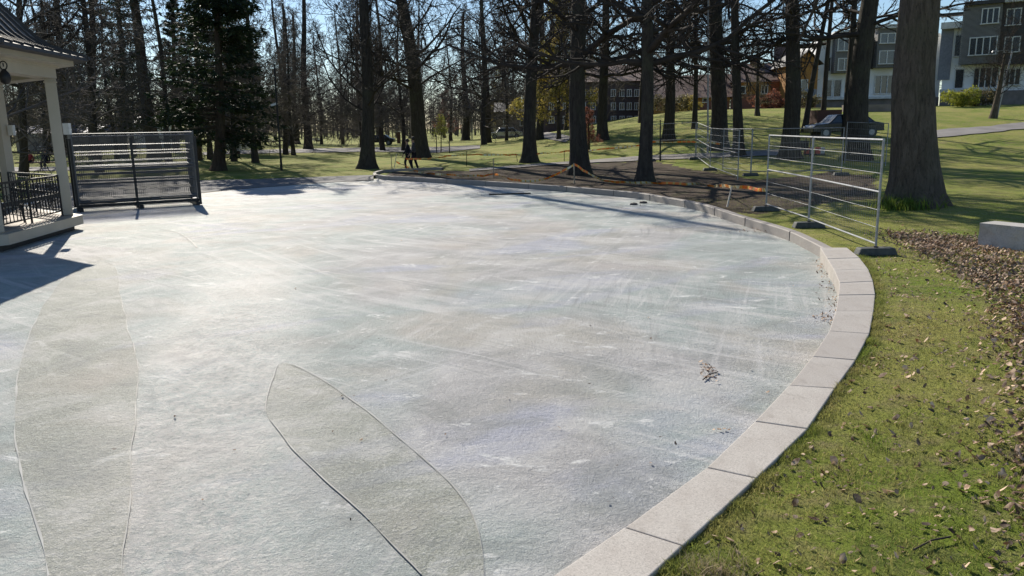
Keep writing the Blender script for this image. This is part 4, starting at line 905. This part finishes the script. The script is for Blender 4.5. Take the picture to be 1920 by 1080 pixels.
# ------------------------------------------------------------------ people
def skin_mesh(name, verts, edges, m, parent, sub=1, root=0):
    me = bpy.data.meshes.new(name); me.from_pydata([v[:3] for v in verts], edges, []); me.materials.append(m); o = link(name, me, parent)
    md = o.modifiers.new('skin', 'SKIN'); md.use_smooth_shade = True
    for i, v in enumerate(verts):
        sv_ = me.skin_vertices[0].data[i]; r = v[3]; sv_.radius = (r, r) if not isinstance(r, tuple) else r; sv_.use_root = (i == root)
    s = o.modifiers.new('sub', 'SUBSURF'); s.levels = sub; s.render_levels = sub; return o
def person(loc, rz, lab, jacket, trousers, sit=False, phase=1, sc=1.0, cat="person"):
    t = thing("person", lab, cat, loc, rz); t.scale = (sc,)*3
    hip = .92 if not sit else .50; J = {}
    def chain(pts, start=None):
        nonlocal verts, edges
        prev = start
        for p in pts:
            verts.append(p); 
            if prev is not None: edges.append((prev, len(verts)-1))
            prev = len(verts)-1
        return prev
    # body (skin) : whole figure, clothes go over it
    def legpts(sx, f):
        if sit: return [(sx*.1,0,hip,.075), (sx*.12,-.42,hip+.02,.055), (sx*.12,-.44,.09,.035), (sx*.12,-.60,.04,.03)]
        return [(sx*.09,0,hip-.04,.075), (sx*.1,-.12*f-.04,.50,.055), (sx*.1,.10*(-f)*1.6+.05,.09,.035), (sx*.1,-.16*f-.09,.04,.03)]
    def armpts(sx, f):
        z = hip+.50
        return [(sx*.19,0,z,.045), (sx*.23,.06*f+.02,z-.27,.038), (sx*.22,.12*f-.10,z-.50,.028)]
    verts = [(0,0,hip,.11)]; edges = []
    chest = chain([(0,-.01,hip+.22,.105), (0,0,hip+.44,.115)], 0); neck = chain([(0,-.01,hip+.56,.05)], chest); chain([(0,-.03,hip+.66,.085), (0,-.035,hip+.76,.09), (0,-.02,hip+.83,.05)], neck)
    for sx, f in ((-1, phase), (1, -phase)):
        chain(legpts(sx, f), 0); h = chain(armpts(sx, -f), chest); p = verts[h]
        palm = chain([(p[0], p[1]-.03, p[2]-.06, .022)], h)
        for q in range(4): chain([(p[0]+(q-1.5)*.006*sx, p[1]-.04-(q-1.5)*.02, p[2]-.115, .009), (p[0], p[1]-.05-(q-1.5)*.02, p[2]-.15+.006*abs(q-1.5), .007)], palm)
        chain([(p[0]-sx*.01, p[1]-.075, p[2]-.07, .009), (p[0]-sx*.01, p[1]-.09, p[2]-.10, .008)], palm)
    b = skin_mesh("body", verts, edges, M_skin, t)
    # face details
    MB().lathe((0,-.13,hip+.735), [(.012,0),(.017,.02),(.004,.05)], 6).build("nose", M_skin, t)
    for sx in (-1, 1): MB().lathe((sx*.035,-.118,hip+.765), [(.004,-.008),(.009,0),(.004,.008)], 6).build("eye", M_black, t)
    verts = [(0,0,hip-.04,.145)]; edges = []; chest = chain([(0,-.01,hip+.22,.14), (0,0,hip+.46,.14)], 0); chain([(0,0,hip+.55,.07)], chest)
    for sx, f in ((-1, phase), (1, -phase)): a = armpts(sx, -f); chain([(x, y, z, r+.022) for x, y, z, r in a], chest)
    skin_mesh("jacket", verts, edges, jacket, t)
    verts = [(0,0,hip,.125)]; edges = []
    for sx, f in ((-1, phase), (1, -phase)): chain([(x, y, z, r+.022) for x, y, z, r in legpts(sx, f)[:3]], 0)
    skin_mesh("trousers", verts, edges, trousers, t)
    for sx, f in ((-1, phase), (1, -phase)):
        l = legpts(sx, f); MB().bar(Vector(l[2][:3])-Vector((0,-.05,.04)), Vector(l[3][:3])-Vector((0,.03,0)), .09, .085).build("shoe", M_black, t, bevel=.02)
    MB().lathe((0,.0,hip+.68), [(.06,0),(.10,.04),(.11,.10),(.095,.16),(.05,.20),(.01,.212)], 12).build("hair", M_hair, t, smooth=True)
    return t
p1 = G(766,320); p2 = G(777,319.5)
person(p1, R(-70), "person in dark blue jacket walking close beside the leaning trunk, left of the couple", M_black, M_black, phase=1, sc=.97)
person(p2, R(-80), "person in black walking close beside the leaning trunk, right of the couple", M_dkgrey, M_black, phase=-1, sc=1.02)
# far walker and dog
person(G(651,254), R(180), "distant person in dark clothes standing on the far path", M_black, M_black, phase=.4, sc=1.0)
def dog(loc, rz, lab):
    t = thing("dog", lab, "dog", loc, rz); v = [(0,0,.55,.12),(-.28,0,.56,.14),(.25,0,.57,.10),(-.42,0,.70,.075),(-.50,0,.82,.07),(-.64,0,.80,.04),(.38,0,.62,.03),(.55,0,.74,.02)]; e = [(0,1),(0,2),(1,3),(3,4),(4,5),(2,6),(6,7)]
    for sx in (-.09, .09):
        b = len(v); v += [(-.30,sx,.36,.05),(-.31,sx,.18,.03),(-.32,sx,.03,.03)]; e += [(1,b),(b,b+1),(b+1,b+2)]
        b = len(v); v += [(.22,sx,.38,.06),(.34,sx,.22,.028),(.29,sx,.03,.03)]; e += [(2,b),(b,b+1),(b+1,b+2)]
    skin_mesh("body", v, e, M_black, t); MB().bar((-.48,-.05,.86), (-.47,-.06,.95), .02, .05).build("ear", M_black, t); MB().bar((-.48,.05,.86), (-.47,.06,.95), .02, .05).build("ear", M_black, t); return t
dog(G(598,271), R(10), "dark dog standing on the far lawn right of the straight trunk")
# ------------------------------------------------------------------ park furniture
def bench(loc, rz, lab, sc=1.0, m=None):
    t = thing("park_bench", lab, "bench", loc, rz, "park benches"); t.scale = (sc,)*3
    mb = MB(); [mb.box((0, -.22+.11*i, .45), (2.0, .09, .06)) for i in range(5)]; mb.build("seat", m or M_bench, t)
    mb = MB(); [mb.box((0, .27+.03*i, .60+.13*i), (2.0, .04, .115)) for i in range(3)]; mb.build("backrest", m or M_bench, t)
    for x in (-.8, .8):
        mb = MB(); mb.bar((x,-.2,0), (x,-.2,.44), .05, .05); mb.bar((x,.22,0), (x,.34,.92), .05, .05); mb.bar((x,-.22,.42), (x,.26,.42), .04, .04); mb.build("leg", M_iron, t)
bench(G(456,293), R(178), "white slatted bench by the path right of the dense spruce", 1.25, M_lampw)
bench(G(590,268), R(15), "bench beside the straight trunk by the far path", .9)
def picnic(loc, rz, lab):
    t = thing("picnic_table", lab, "picnic table", loc, rz, "picnic tables under the trees")
    MB().box((0,0,.74), (1.8,.75,.05)).build("table_top", M_bench, t)
    for s in (-1, 1): MB().box((0,s*.65,.44), (1.8,.28,.05)).build("seat", M_bench, t)
    for x in (-.65, .65):
        mb = MB(); mb.bar((x,-.6,0), (x,-.15,.74), .06, .08); mb.bar((x,.6,0), (x,.15,.74), .06, .08); mb.bar((x,-.75,.4), (x,.75,.4), .05, .08); mb.build("leg_frame", M_iron, t)
picnic(G(462,271), .1, "picnic table left of the far lamp post, nearer the spruces"); picnic(G(508,269), -.1, "picnic table just left of the lamp post"); picnic(G(428,278), .3, "picnic table beside the spruce foot"); picnic(G(88,286), .2, "picnic table on the lawn seen past the front bandstand pillar")
# low planter with seated people seen between pillars
pb = G(82,316); pt = thing("long_bench", "long low dark bench with people between the bandstand pillars", "bench", pb, .03)
MB().box((0,0,.42), (3.4,.6,.08)).build("seat", M_brownbox, pt)
for x in (-1.4, 1.4): MB().box((x,0,.19), (.12,.5,.38)).build("leg", M_iron, pt)
person((pb.x-.9, pb.y+.05, pb.z-.02), R(0), "person in red sitting on the long low bench, left one", M_redc, M_black, sit=True, sc=.95); person((pb.x+.2, pb.y+.05, pb.z-.02), R(0), "person in black sitting on the long low bench, right one", M_black, M_black, sit=True, sc=.95)
def lamp_post(px, py, topy, lab, arm=.0, m=None, head='arm', tpx=None, r=.05):
    b = G(px, py); tp = at(tpx or px, topy, b.y); t = thing("lamp_post", lab, "lamp post", b); d = tp-b
    MB().tube([(0,0,-.1), d*.15, d], [r*1.4, r*1.1, r*.8], 10).build("pole", m or M_iron, t)
    if arm:
        MB().tube([d, d+Vector((arm*.5,0,.08)), d+Vector((arm,0,.02))], .03, 6).build("arm", m or M_iron, t)
        MB().add([(x, y, z) for x, y, z in [(d.x+arm-.1,-.1,d.z-.04),(d.x+arm+.45*(1 if arm > 0 else -1),-.08,d.z-.04),(d.x+arm+.45*(1 if arm > 0 else -1),.08,d.z-.04),(d.x+arm-.1,.1,d.z-.04),(d.x+arm-.1,-.1,d.z+.1),(d.x+arm+.4*(1 if arm > 0 else -1),-.06,d.z+.05),(d.x+arm+.4*(1 if arm > 0 else -1),.06,d.z+.05),(d.x+arm-.1,.1,d.z+.1)]], [(0,3,2,1),(4,5,6,7),(0,1,5,4),(1,2,6,5),(2,3,7,6),(3,0,4,7)]).build("lamp_head", m or M_iron, t)
    elif head == 'sign': MB().bar(d*.62+Vector((-.35,0,0)), d*.62+Vector((.05,0,.1)), .05, .12).build('sign_arm', M_lampw, t)
    elif head == 'globe': MB().lathe(d, [(.05,0),(.2,.1),(.22,.2),(.08,.3),(.02,.33)], 12).build("lamp_head", M_lampw, t)
lamp_post(528,320,120,"thin dark lamp post on the lawn right of the dense spruce", 0, M_iron, tpx=514, r=.055, head='sign')
lamp_post(546.5,291,200,"short dark post behind the thin lamp post", 0, M_iron, tpx=545, r=.04)
lamp_post(885,262,170,"pale slender lamp post right of the upright far trunk", .0, M_galv, r=.07, head='globe')
lamp_post(1868,222,96,"street lamp with short arm before the apartment block", -1.0, M_galv, tpx=1898, r=.06)
lamp_post(1327,288,-60,"thin pale lamp post at the left edge of the close tree pair", .0, M_galv, tpx=1328, r=.045)
lamp_post(1238,302,225,"dark post right beside the kerb tree", 0, M_iron, r=.04)
b = G(748,269); t = thing("information_pillar", "reddish brown information pillar with pale cap on the far lawn", "sign pillar", b); MB().box((0,0,.85), (.5,.4,1.7)).build("body", M_brownbox, t, bevel=.02); MB().box((0,0,1.75), (.62,.5,.12)).build("cap", M_lampw, t, bevel=.02)
place_tree(1862,222,11,1905,"short leaning pale trunk beside the street lamp at the right",3,9,.15,M_barkb,csc=.5)
# ------------------------------------------------------------------ buildings
def facade_building(name, lab, P0, P1, depth, zbot, ztop, wallm, panels, windows, cat="building", extra=None, roof=None):
    """P0,P1: ground ends of the facade (world xy). u runs 0..L along it, z is absolute height."""
    a = Vector((P0[0], P0[1], 0)); b = Vector((P1[0], P1[1], 0)); d = (b-a); L = d.length; rz = math.atan2(d.y, d.x)
    t = thing(name, lab, cat, (a.x, a.y, zbot), rz)
    MB().box((L/2, depth/2, (ztop-zbot)/2), (L, depth, ztop-zbot)).build("wall", wallm, t)
    for (u0, u1, z0, z1, m, pr, nm) in panels:
        MB().box(((u0+u1)/2, -pr/2+.05, (z0+z1)/2-zbot), (u1-u0, pr+.1, z1-z0)).build(nm, m, t)
    for (u0, u1, z0, z1, pr, nm_) in windows:
        fr = MB(); w_ = u1-u0; h_ = z1-z0; cx = (u0+u1)/2; cz = (z0+z1)/2-zbot; y = -pr-.03; k = .09
        fr.box((cx, y, cz+h_/2), (w_+.1, .12, k)); fr.box((cx, y-.05, cz-h_/2), (w_+.2, .22, k)); 
        for s in range(nm_+1): fr.box((u0+w_*s/nm_, y, cz), (k, .12, h_-k*1.02))
        f = fr.build("window", M_wframe, t); MB().box((cx, y+.035, cz), (w_, .03, h_)).build("pane", M_glass, f)
    if roof:
        h, m, ov = roof; mb = MB(); z = ztop-zbot
        mb.add([(-ov,-ov,z-.1),(L+ov,-ov,z-.1),(L+ov,depth+ov,z-.1),(-ov,depth+ov,z-.1),(-ov,depth/2,z+h),(L+ov,depth/2,z+h)], [(0,1,5,4),(2,3,4,5),(1,2,5),(3,0,4),(0,3,2,1)]); mb.build("roof", m, t)
    return t, L, a, d.normalized(), rz
def U(px, py, a, d):   # pixel -> (u, z) on the vertical facade plane through a with direction d
    r = ray(px, py); nn = Vector((-d.y, d.x, 0)); t_ = (a.x*nn.x+a.y*nn.y)/(r.x*nn.x+r.y*nn.y); p = Vector((r.x*t_, r.y*t_, CAMZ+r.z*t_)); return (p-Vector((a.x, a.y, p.z))).dot(d), p.z
def rect(x0, y0, x1, y1, a, d):
    u0, zt = U(x0, (y0), a, d); u1, _ = U(x1, y0, a, d); _, zb = U(x0, y1, a, d); return u0, u1, zb, zt
def W2(px, Y): r = ray(px, 200); return (r.x/r.y*Y, Y)
# right apartment block
a = Vector((*W2(1762, 80), 0)); b = Vector((*W2(1990, 74), 0)); d = (b-a).normalized()
def wn(x0, y0, x1, y1, pr, n): r = rect(x0, y0, x1, y1, a, d); return (r[0], r[1], r[2], r[3], pr, n)
def pn(x0, y0, x1, y1, m, pr, nm): r = rect(x0, y0, x1, y1, a, d); return (r[0], r[1], r[2], r[3], m, pr, nm)
zt = U(1800, 44, a, d)[1]; zb = 2.6
facade_building("apartment_block", "white and dark slatted apartment block at the right edge with projecting bays", a, b, 14, 2.2, zt, M_white,
  [pn(1764,174,1925,205,M_plinth,.3,"plinth"), pn(1764,168,1874,174,M_wframe,.7,"ledge"), pn(1766,56,1789,150,M_bluegrey,.12,"wall_panel"),
   pn(1812,14,1884,122,M_slat,1.6,"bay"), pn(1815,8,1888,15,M_dark,2.0,"bay_roof"), pn(1884,8,1990,122,M_dark,1.2,"bay"), pn(1882,3,1990,9,M_wframe,1.8,"bay_roof"), pn(1768,44,1812,56,M_wframe,.9,"balcony"), pn(1766,28,1812,33,M_dark,1.2,"roof_edge"), pn(1874,172,1925,200,M_plinth,.5,"plinth")],
  [wn(1792,130,1809,166,.0,1), wn(1827,128,1872,165,.0,4), wn(1847,20,1878,48,1.6,3), wn(1824,74,1874,106,1.6,4), wn(1792,66,1810,106,.0,1), wn(1892,20,1918,50,1.2,2), wn(1888,72,1916,100,1.2,2), wn(1884,130,1915,160,.0,3)])
# left apartment wing
a = Vector((*W2(1528, 84), 0)); b = Vector((*W2(1758, 82), 0)); d = (b-a).normalized(); zt = U(1560, 72, a, d)[1]
facade_building("apartment_block", "white apartment wing with dark bays seen between the trunks left of the big tree", a, b, 14, 2.2, zt, M_white,
  [pn(1528,187,1758,212,M_plinth,.3,"plinth"), pn(1528,184,1700,188,M_wframe,.7,"ledge"), pn(1562,66,1604,138,M_slat,1.4,"bay"), pn(1558,62,1606,67,M_wframe,1.7,"bay_roof"), pn(1640,56,1686,128,M_slat,1.4,"bay"), pn(1632,50,1700,57,M_wframe,1.7,"bay_roof"), pn(1688,92,1702,160,M_bluegrey,.12,"wall_panel"), pn(1606,80,1640,130,M_dark,.2,"wall_panel"),pn(1528,69,1557,73,M_wframe,.9,"roof_edge"),pn(1702,66,1758,72,M_wframe,.9,"roof_edge"),pn(1608,70,1630,75,M_wframe,.9,"roof_edge")],
  [wn(1550,150,1560,182,.0,1), wn(1564,150,1578,182,.0,1), wn(1566,112,1600,134,1.4,3), wn(1566,76,1600,98,1.4,3), wn(1641,142,1676,176,.0,3), wn(1642,98,1684,122,1.4,3), wn(1644,66,1684,84,1.4,3), wn(1551,108,1558,134,.0,1), wn(1592,150,1612,182,.0,2)])
# mustard house (gable facing) with long tiled wing
a = Vector((*W2(1486, 82), 0)); b = Vector((*W2(1530, 82), 0)); d = (b-a).normalized(); zt = U(1500, 118, a, d)[1]
t, L, _, _, _ = facade_building("house", "mustard gabled house with red brick base behind the leaning thin tree", a, b, 9, 2.6, zt, M_must, [pn(1486,186,1530,210,M_rbrick,.12,"base"), pn(1486,168,1530,184,M_bluegrey,.2,"awning")], [wn(1502,150,1514,168,.0,1)])
zp = U(1508, 96, a, d)[1]
MB().add([(0,-.0,zt-2.6),(L,0,zt-2.6),(L/2,0,zp-2.6)], [(0,1,2)]).build("gable", M_must, t)
MB().add([(-.4,-.5,zt-2.8),(L/2,-.5,zp-2.5),(L/2,9,zp-2.5),(-.4,9,zt-2.8),(L+.4,-.5,zt-2.8),(L+.4,9,zt-2.8)], [(0,1,2,3),(1,4,5,2)]).build("roof", M_slate, t)
a = Vector((*W2(1372, 88), 0)); b = Vector((*W2(1484, 86), 0)); d = (b-a).normalized(); zt = U(1420, 152, a, d)[1]
t, L, _, _, _ = facade_building("house", "long brown-orange house with tiled roof and two chimneys", a, b, 8, 2.6, zt, M_must, [pn(1446,150,1462,172,M_redw,.2,"dormer"), pn(1372,178,1484,208,M_rbrick,.1,"base")], [wn(1388,162,1398,176,.0,1), wn(1428,160,1440,176,.0,2)], roof=(2.1, M_tile, .4))
zc = U(1413, 110, a, d)[1]-2.6
MB().box((U(1413,120,a,d)[0], 4, zc-.5), (1.1,.8,2.4)).build("chimney", M_rbrick, t); 
mb = MB(); uc = U(1461,120,a,d)[0]; mb.box((uc, 4, zc+.1), (1.3,.8,2.8)); [mb.lathe((uc-.4+.4*i, 4, zc+1.5), [(.13,0),(.13,.35),(.09,.36)], 8) for i in range(3)]; mb.build("chimney", M_brick, t)
a = Vector((*W2(1226, 90), 0)); b = Vector((*W2(1368, 88), 0)); d = (b-a).normalized(); zt = U(1290, 182, a, d)[1]
t, L, _, _, _ = facade_building("house", "low orange walled house with big reddish tiled roof behind the forked trunk", a, b, 10, 2.0, zt, M_must, [pn(1232,192,1366,208,M_rbrick,.1,"base")], [wn(1318,184,1326,192,.0,1), wn(1268,184,1280,192,.0,2), wn(1296,184,1306,192,.0,1)], roof=(2.6, M_tile, .5))
# dark brick building
a = Vector((*W2(1016, 98), 0)); b = Vector((*W2(1236, 96), 0)); d = (b-a).normalized(); zt = U(1120, 152, a, d)[1]
wins = []
for x in (1030, 1056, 1090, 1108, 1146, 1162, 1176, 1190, 1210, 1224):
    wins.append(wn(x, 193, x+8, 206, .0, 2)); wins.append(wn(x, 218, x+9, 231, .0, 2)); wins.append(wn(x, 168, x+8, 181, .0, 2))
facade_building("brick_building", "dark brick building with small white framed windows behind the central trunks", a, b, 12, 0.8, zt, M_brick, [], wins, roof=(2.2, M_tile, .5))
# pale wall building glimpsed behind golden tree
a = Vector((*W2(930, 108), 0)); b = Vector((*W2(1000, 108), 0)); d = (b-a).normalized()
facade_building("low_building", "low pale walled building glimpsed behind the golden tree", a, b, 8, 0.4, U(960,208,a,d)[1], M_plinth, [], [wn(944,222,950,236,.0,1), wn(975,222,984,236,.0,1)], roof=(1.2, M_slate, .3))
a = Vector((*W2(20, 110), 0)); b = Vector((*W2(170, 110), 0)); d = (b-a).normalized()
facade_building("low_building", "long low building with blue roof far behind the bandstand pillars", a, b, 8, -.2, U(80,248,a,d)[1], M_plinth, [], [wn(60,250,72,255,.0,2), wn(100,250,112,255,.0,2)], roof=(1.0, M_blue, .3))
a = Vector((*W2(225, 120), 0)); b = Vector((*W2(290, 120), 0)); d = (b-a).normalized()
facade_building("low_building", "small pale blue building far behind the stack of fence panels", a, b, 8, -.2, U(250,228,a,d)[1], M_white, [], [wn(236,232,246,240,.0,2), wn(262,232,276,240,.0,2)], roof=(.8, M_blue, .3))
a = Vector((*W2(400, 150), 0)); b = Vector((*W2(700, 150), 0)); d = (b-a).normalized()
# hedges / bushes by the buildings
def bush(px, Y, h, w_, m, lab):
    x = (px-960)/FPX*Y; z0 = T(x, Y); N = int(900*w_*h/2); P = rng.normal(0, 1, (N, 3)); P /= np.linalg.norm(P, axis=1, keepdims=True); P *= rng.uniform(.3, 1, (N, 1))**.5; P[:, 0] *= w_/2; P[:, 1] *= .7; P[:, 2] = (P[:, 2]*.5+.5)*h
    P *= (1+.25*np.sin(P[:, :1]*3+px)); u = rng.normal(0, .09, (N, 3)); v = rng.normal(0, .09, (N, 3)); Vl = np.stack([P, P+u, P+v], 1).reshape(-1, 3)
    t = thing("bush", lab, "bush", (x, Y, z0)); link("foliage", rawmesh("bush_leaves", Vl, np.arange(len(Vl)).reshape(-1, 3), m), t)
    mb = MB(); [mb.tube([(0,0,-.1), (random.uniform(-w_/4, w_/4), random.uniform(-.3,.3), h*.6)], .03, 4) for _ in range(6)]; mb.build("stems", M_twig, t)
bush(1255, 78, 1.6, 3.5, M_haz, "olive bush in front of the low orange house, left of the forked trunk"); bush(1290, 80, 1.3, 3, M_gold, "golden low bush in front of the low orange house"); bush(1790, 70, 1.5, 3.2, M_yel, "yellow green bush at the plinth of the right apartment block"); bush(1815, 71, 1.3, 3.5, M_haz, "dull bush right of the yellow green one at the plinth"); bush(1505, 74, 1.5, 2.4, M_haz, "bush below the mustard house"); bush(1440, 78, 1.4, 4, M_red, "brownish bush in front of the long tiled house")
# grey retaining wall, brown shed, car, barrier boards
b0 = W2(1606, 66); z = T(*b0); mid = W2(1640, 66); t_ = at(1640, 196, 66).z
tag(MB().box((mid[0], 66, (z+t_)/2-.3), (5.2, .4, t_-z+.6)).build("retaining_wall", M_plinth), "grey retaining wall behind the thick trunk below the apartments", "wall")
Y = G(1545, 243).y; print('trailer', Y); x0, x1 = at(1522, 230, Y).x, at(1567, 230, Y).x; zt = at(1545, 206, Y).z; zb = at(1545, 246, Y).z
t = thing("site_trailer", "brown boarded trailer box with white lower rail parked beyond the fence", "trailer", ((x0+x1)/2, Y, zb)); w_ = x1-x0; h_ = zt-zb
MB().box((0,0,h_*.68), (w_, 1.8, h_*.62)).build("box", M_brownbox, t); MB().box((0,-.93,h_*.36), (w_+.15, .08, .1)).build("rail", M_wframe, t); MB().box((0,0,h_*.30), (w_*.9,1.5,.1)).build("chassis", M_iron, t)
for x in (-w_*.3, w_*.3):
    for yy in (-.8, .8): MB().tube([(x, yy-.1, .25), (x, yy+.1, .25)], .27, 14).build("wheel", M_rub, t)
def car(px0, px1, py, Y, m, lab, name="parked_car"):
    xa, xb = at(px0, py, Y).x, at(px1, py, Y).x; L = 4.3; cx = (xa+xb)/2; z = at(px0, py, Y).z; t = thing(name, lab, "car", (cx, Y, T(cx, Y)))
    pr = [(-.5,.35),(-.5,.62),(-.47,.78),(-.28,.88),(-.16,1.38),(.22,1.42),(.36,.95),(.49,.85),(.5,.4)]
    n = len(pr); vs = [(x*L, s*.85*(.86 if zz > 1 else 1), zz) for s in (-1, 1) for x, zz in pr]
    MB().add(vs, [(i, (i+1) % n, n+(i+1) % n, n+i) for i in range(n)]+[tuple(range(n-1, -1, -1)), tuple(range(n, 2*n))]).build("body", m, t, bevel=.04)
    for s in (-1, 1): MB().add([(x*L, s*(.862 if zz < 1.2 else .742), zz) for x, zz in ((-.25,.92),(-.145,1.33),(.21,1.36),(.32,.96))], [(0,1,2,3) if s > 0 else (3,2,1,0)]).build("side_window", M_glass, t)
    for x in (-.32, .32):
        for s in (-1, 1): w1 = MB().tube([(x*L, s*.66, .32), (x*L, s*.87, .32)], .32, 18).build("wheel", M_rub, t); MB().tube([(x*L, s*.85, .32), (x*L, s*.885, .32)], .18, 12).build("rim", M_galv, w1)
    for s in (-.6, .6): MB().box((-L/2-.01, s, .66), (.05, .3, .12)).build("headlight", M_lampw, t)
    return t
car(1560, 1600, 258, G(1580, 258).y, M_car, "dark car parked beyond the fence below the brown trailer"); car(978-40, 978-20, 246, 100, M_van, "pale car far off beyond the golden tree"); car(700, 720, 250, 110, M_car, "dark car far off beyond the path between trunks")
for px, lab in ((1516, "red and white barrier board behind the middle fence post, left one"), (1537, "red and white barrier board behind the middle fence post, right one")):
    b = G(px, 290); t = thing("barrier_board", lab, "barrier", b, 0, "red and white barrier boards"); MB().box((-.12,0,.22), (.26,.14,.36)).build("red_panel", M_redpl, t, bevel=.02); MB().box((.13,0,.22), (.22,.12,.34)).build("white_panel", M_lampw, t, bevel=.02)
    MB().box((0,0,.03), (.5,.3,.06)).build("foot", M_rub, t)
b = G(1496, 293); t = thing("site_generator", "black site generator on a frame left of the barrier boards", "generator", b); MB().box((0,0,.55), (.9,.6,.5)).build("housing", M_iron, t, bevel=.03)
mb = MB()
for x in (-.5, .5):
    for y in (-.33, .33): mb.bar((x,y,0), (x,y,1.05), .05, .05)
    mb.bar((x,-.33,1.05), (x,.33,1.05), .05, .05)
for y in (-.33, .33): mb.bar((-.5,y,1.05), (.5,y,1.05), .05, .05)
mb.build("frame", M_rub, t)
print("objects", len(bpy.data.objects))
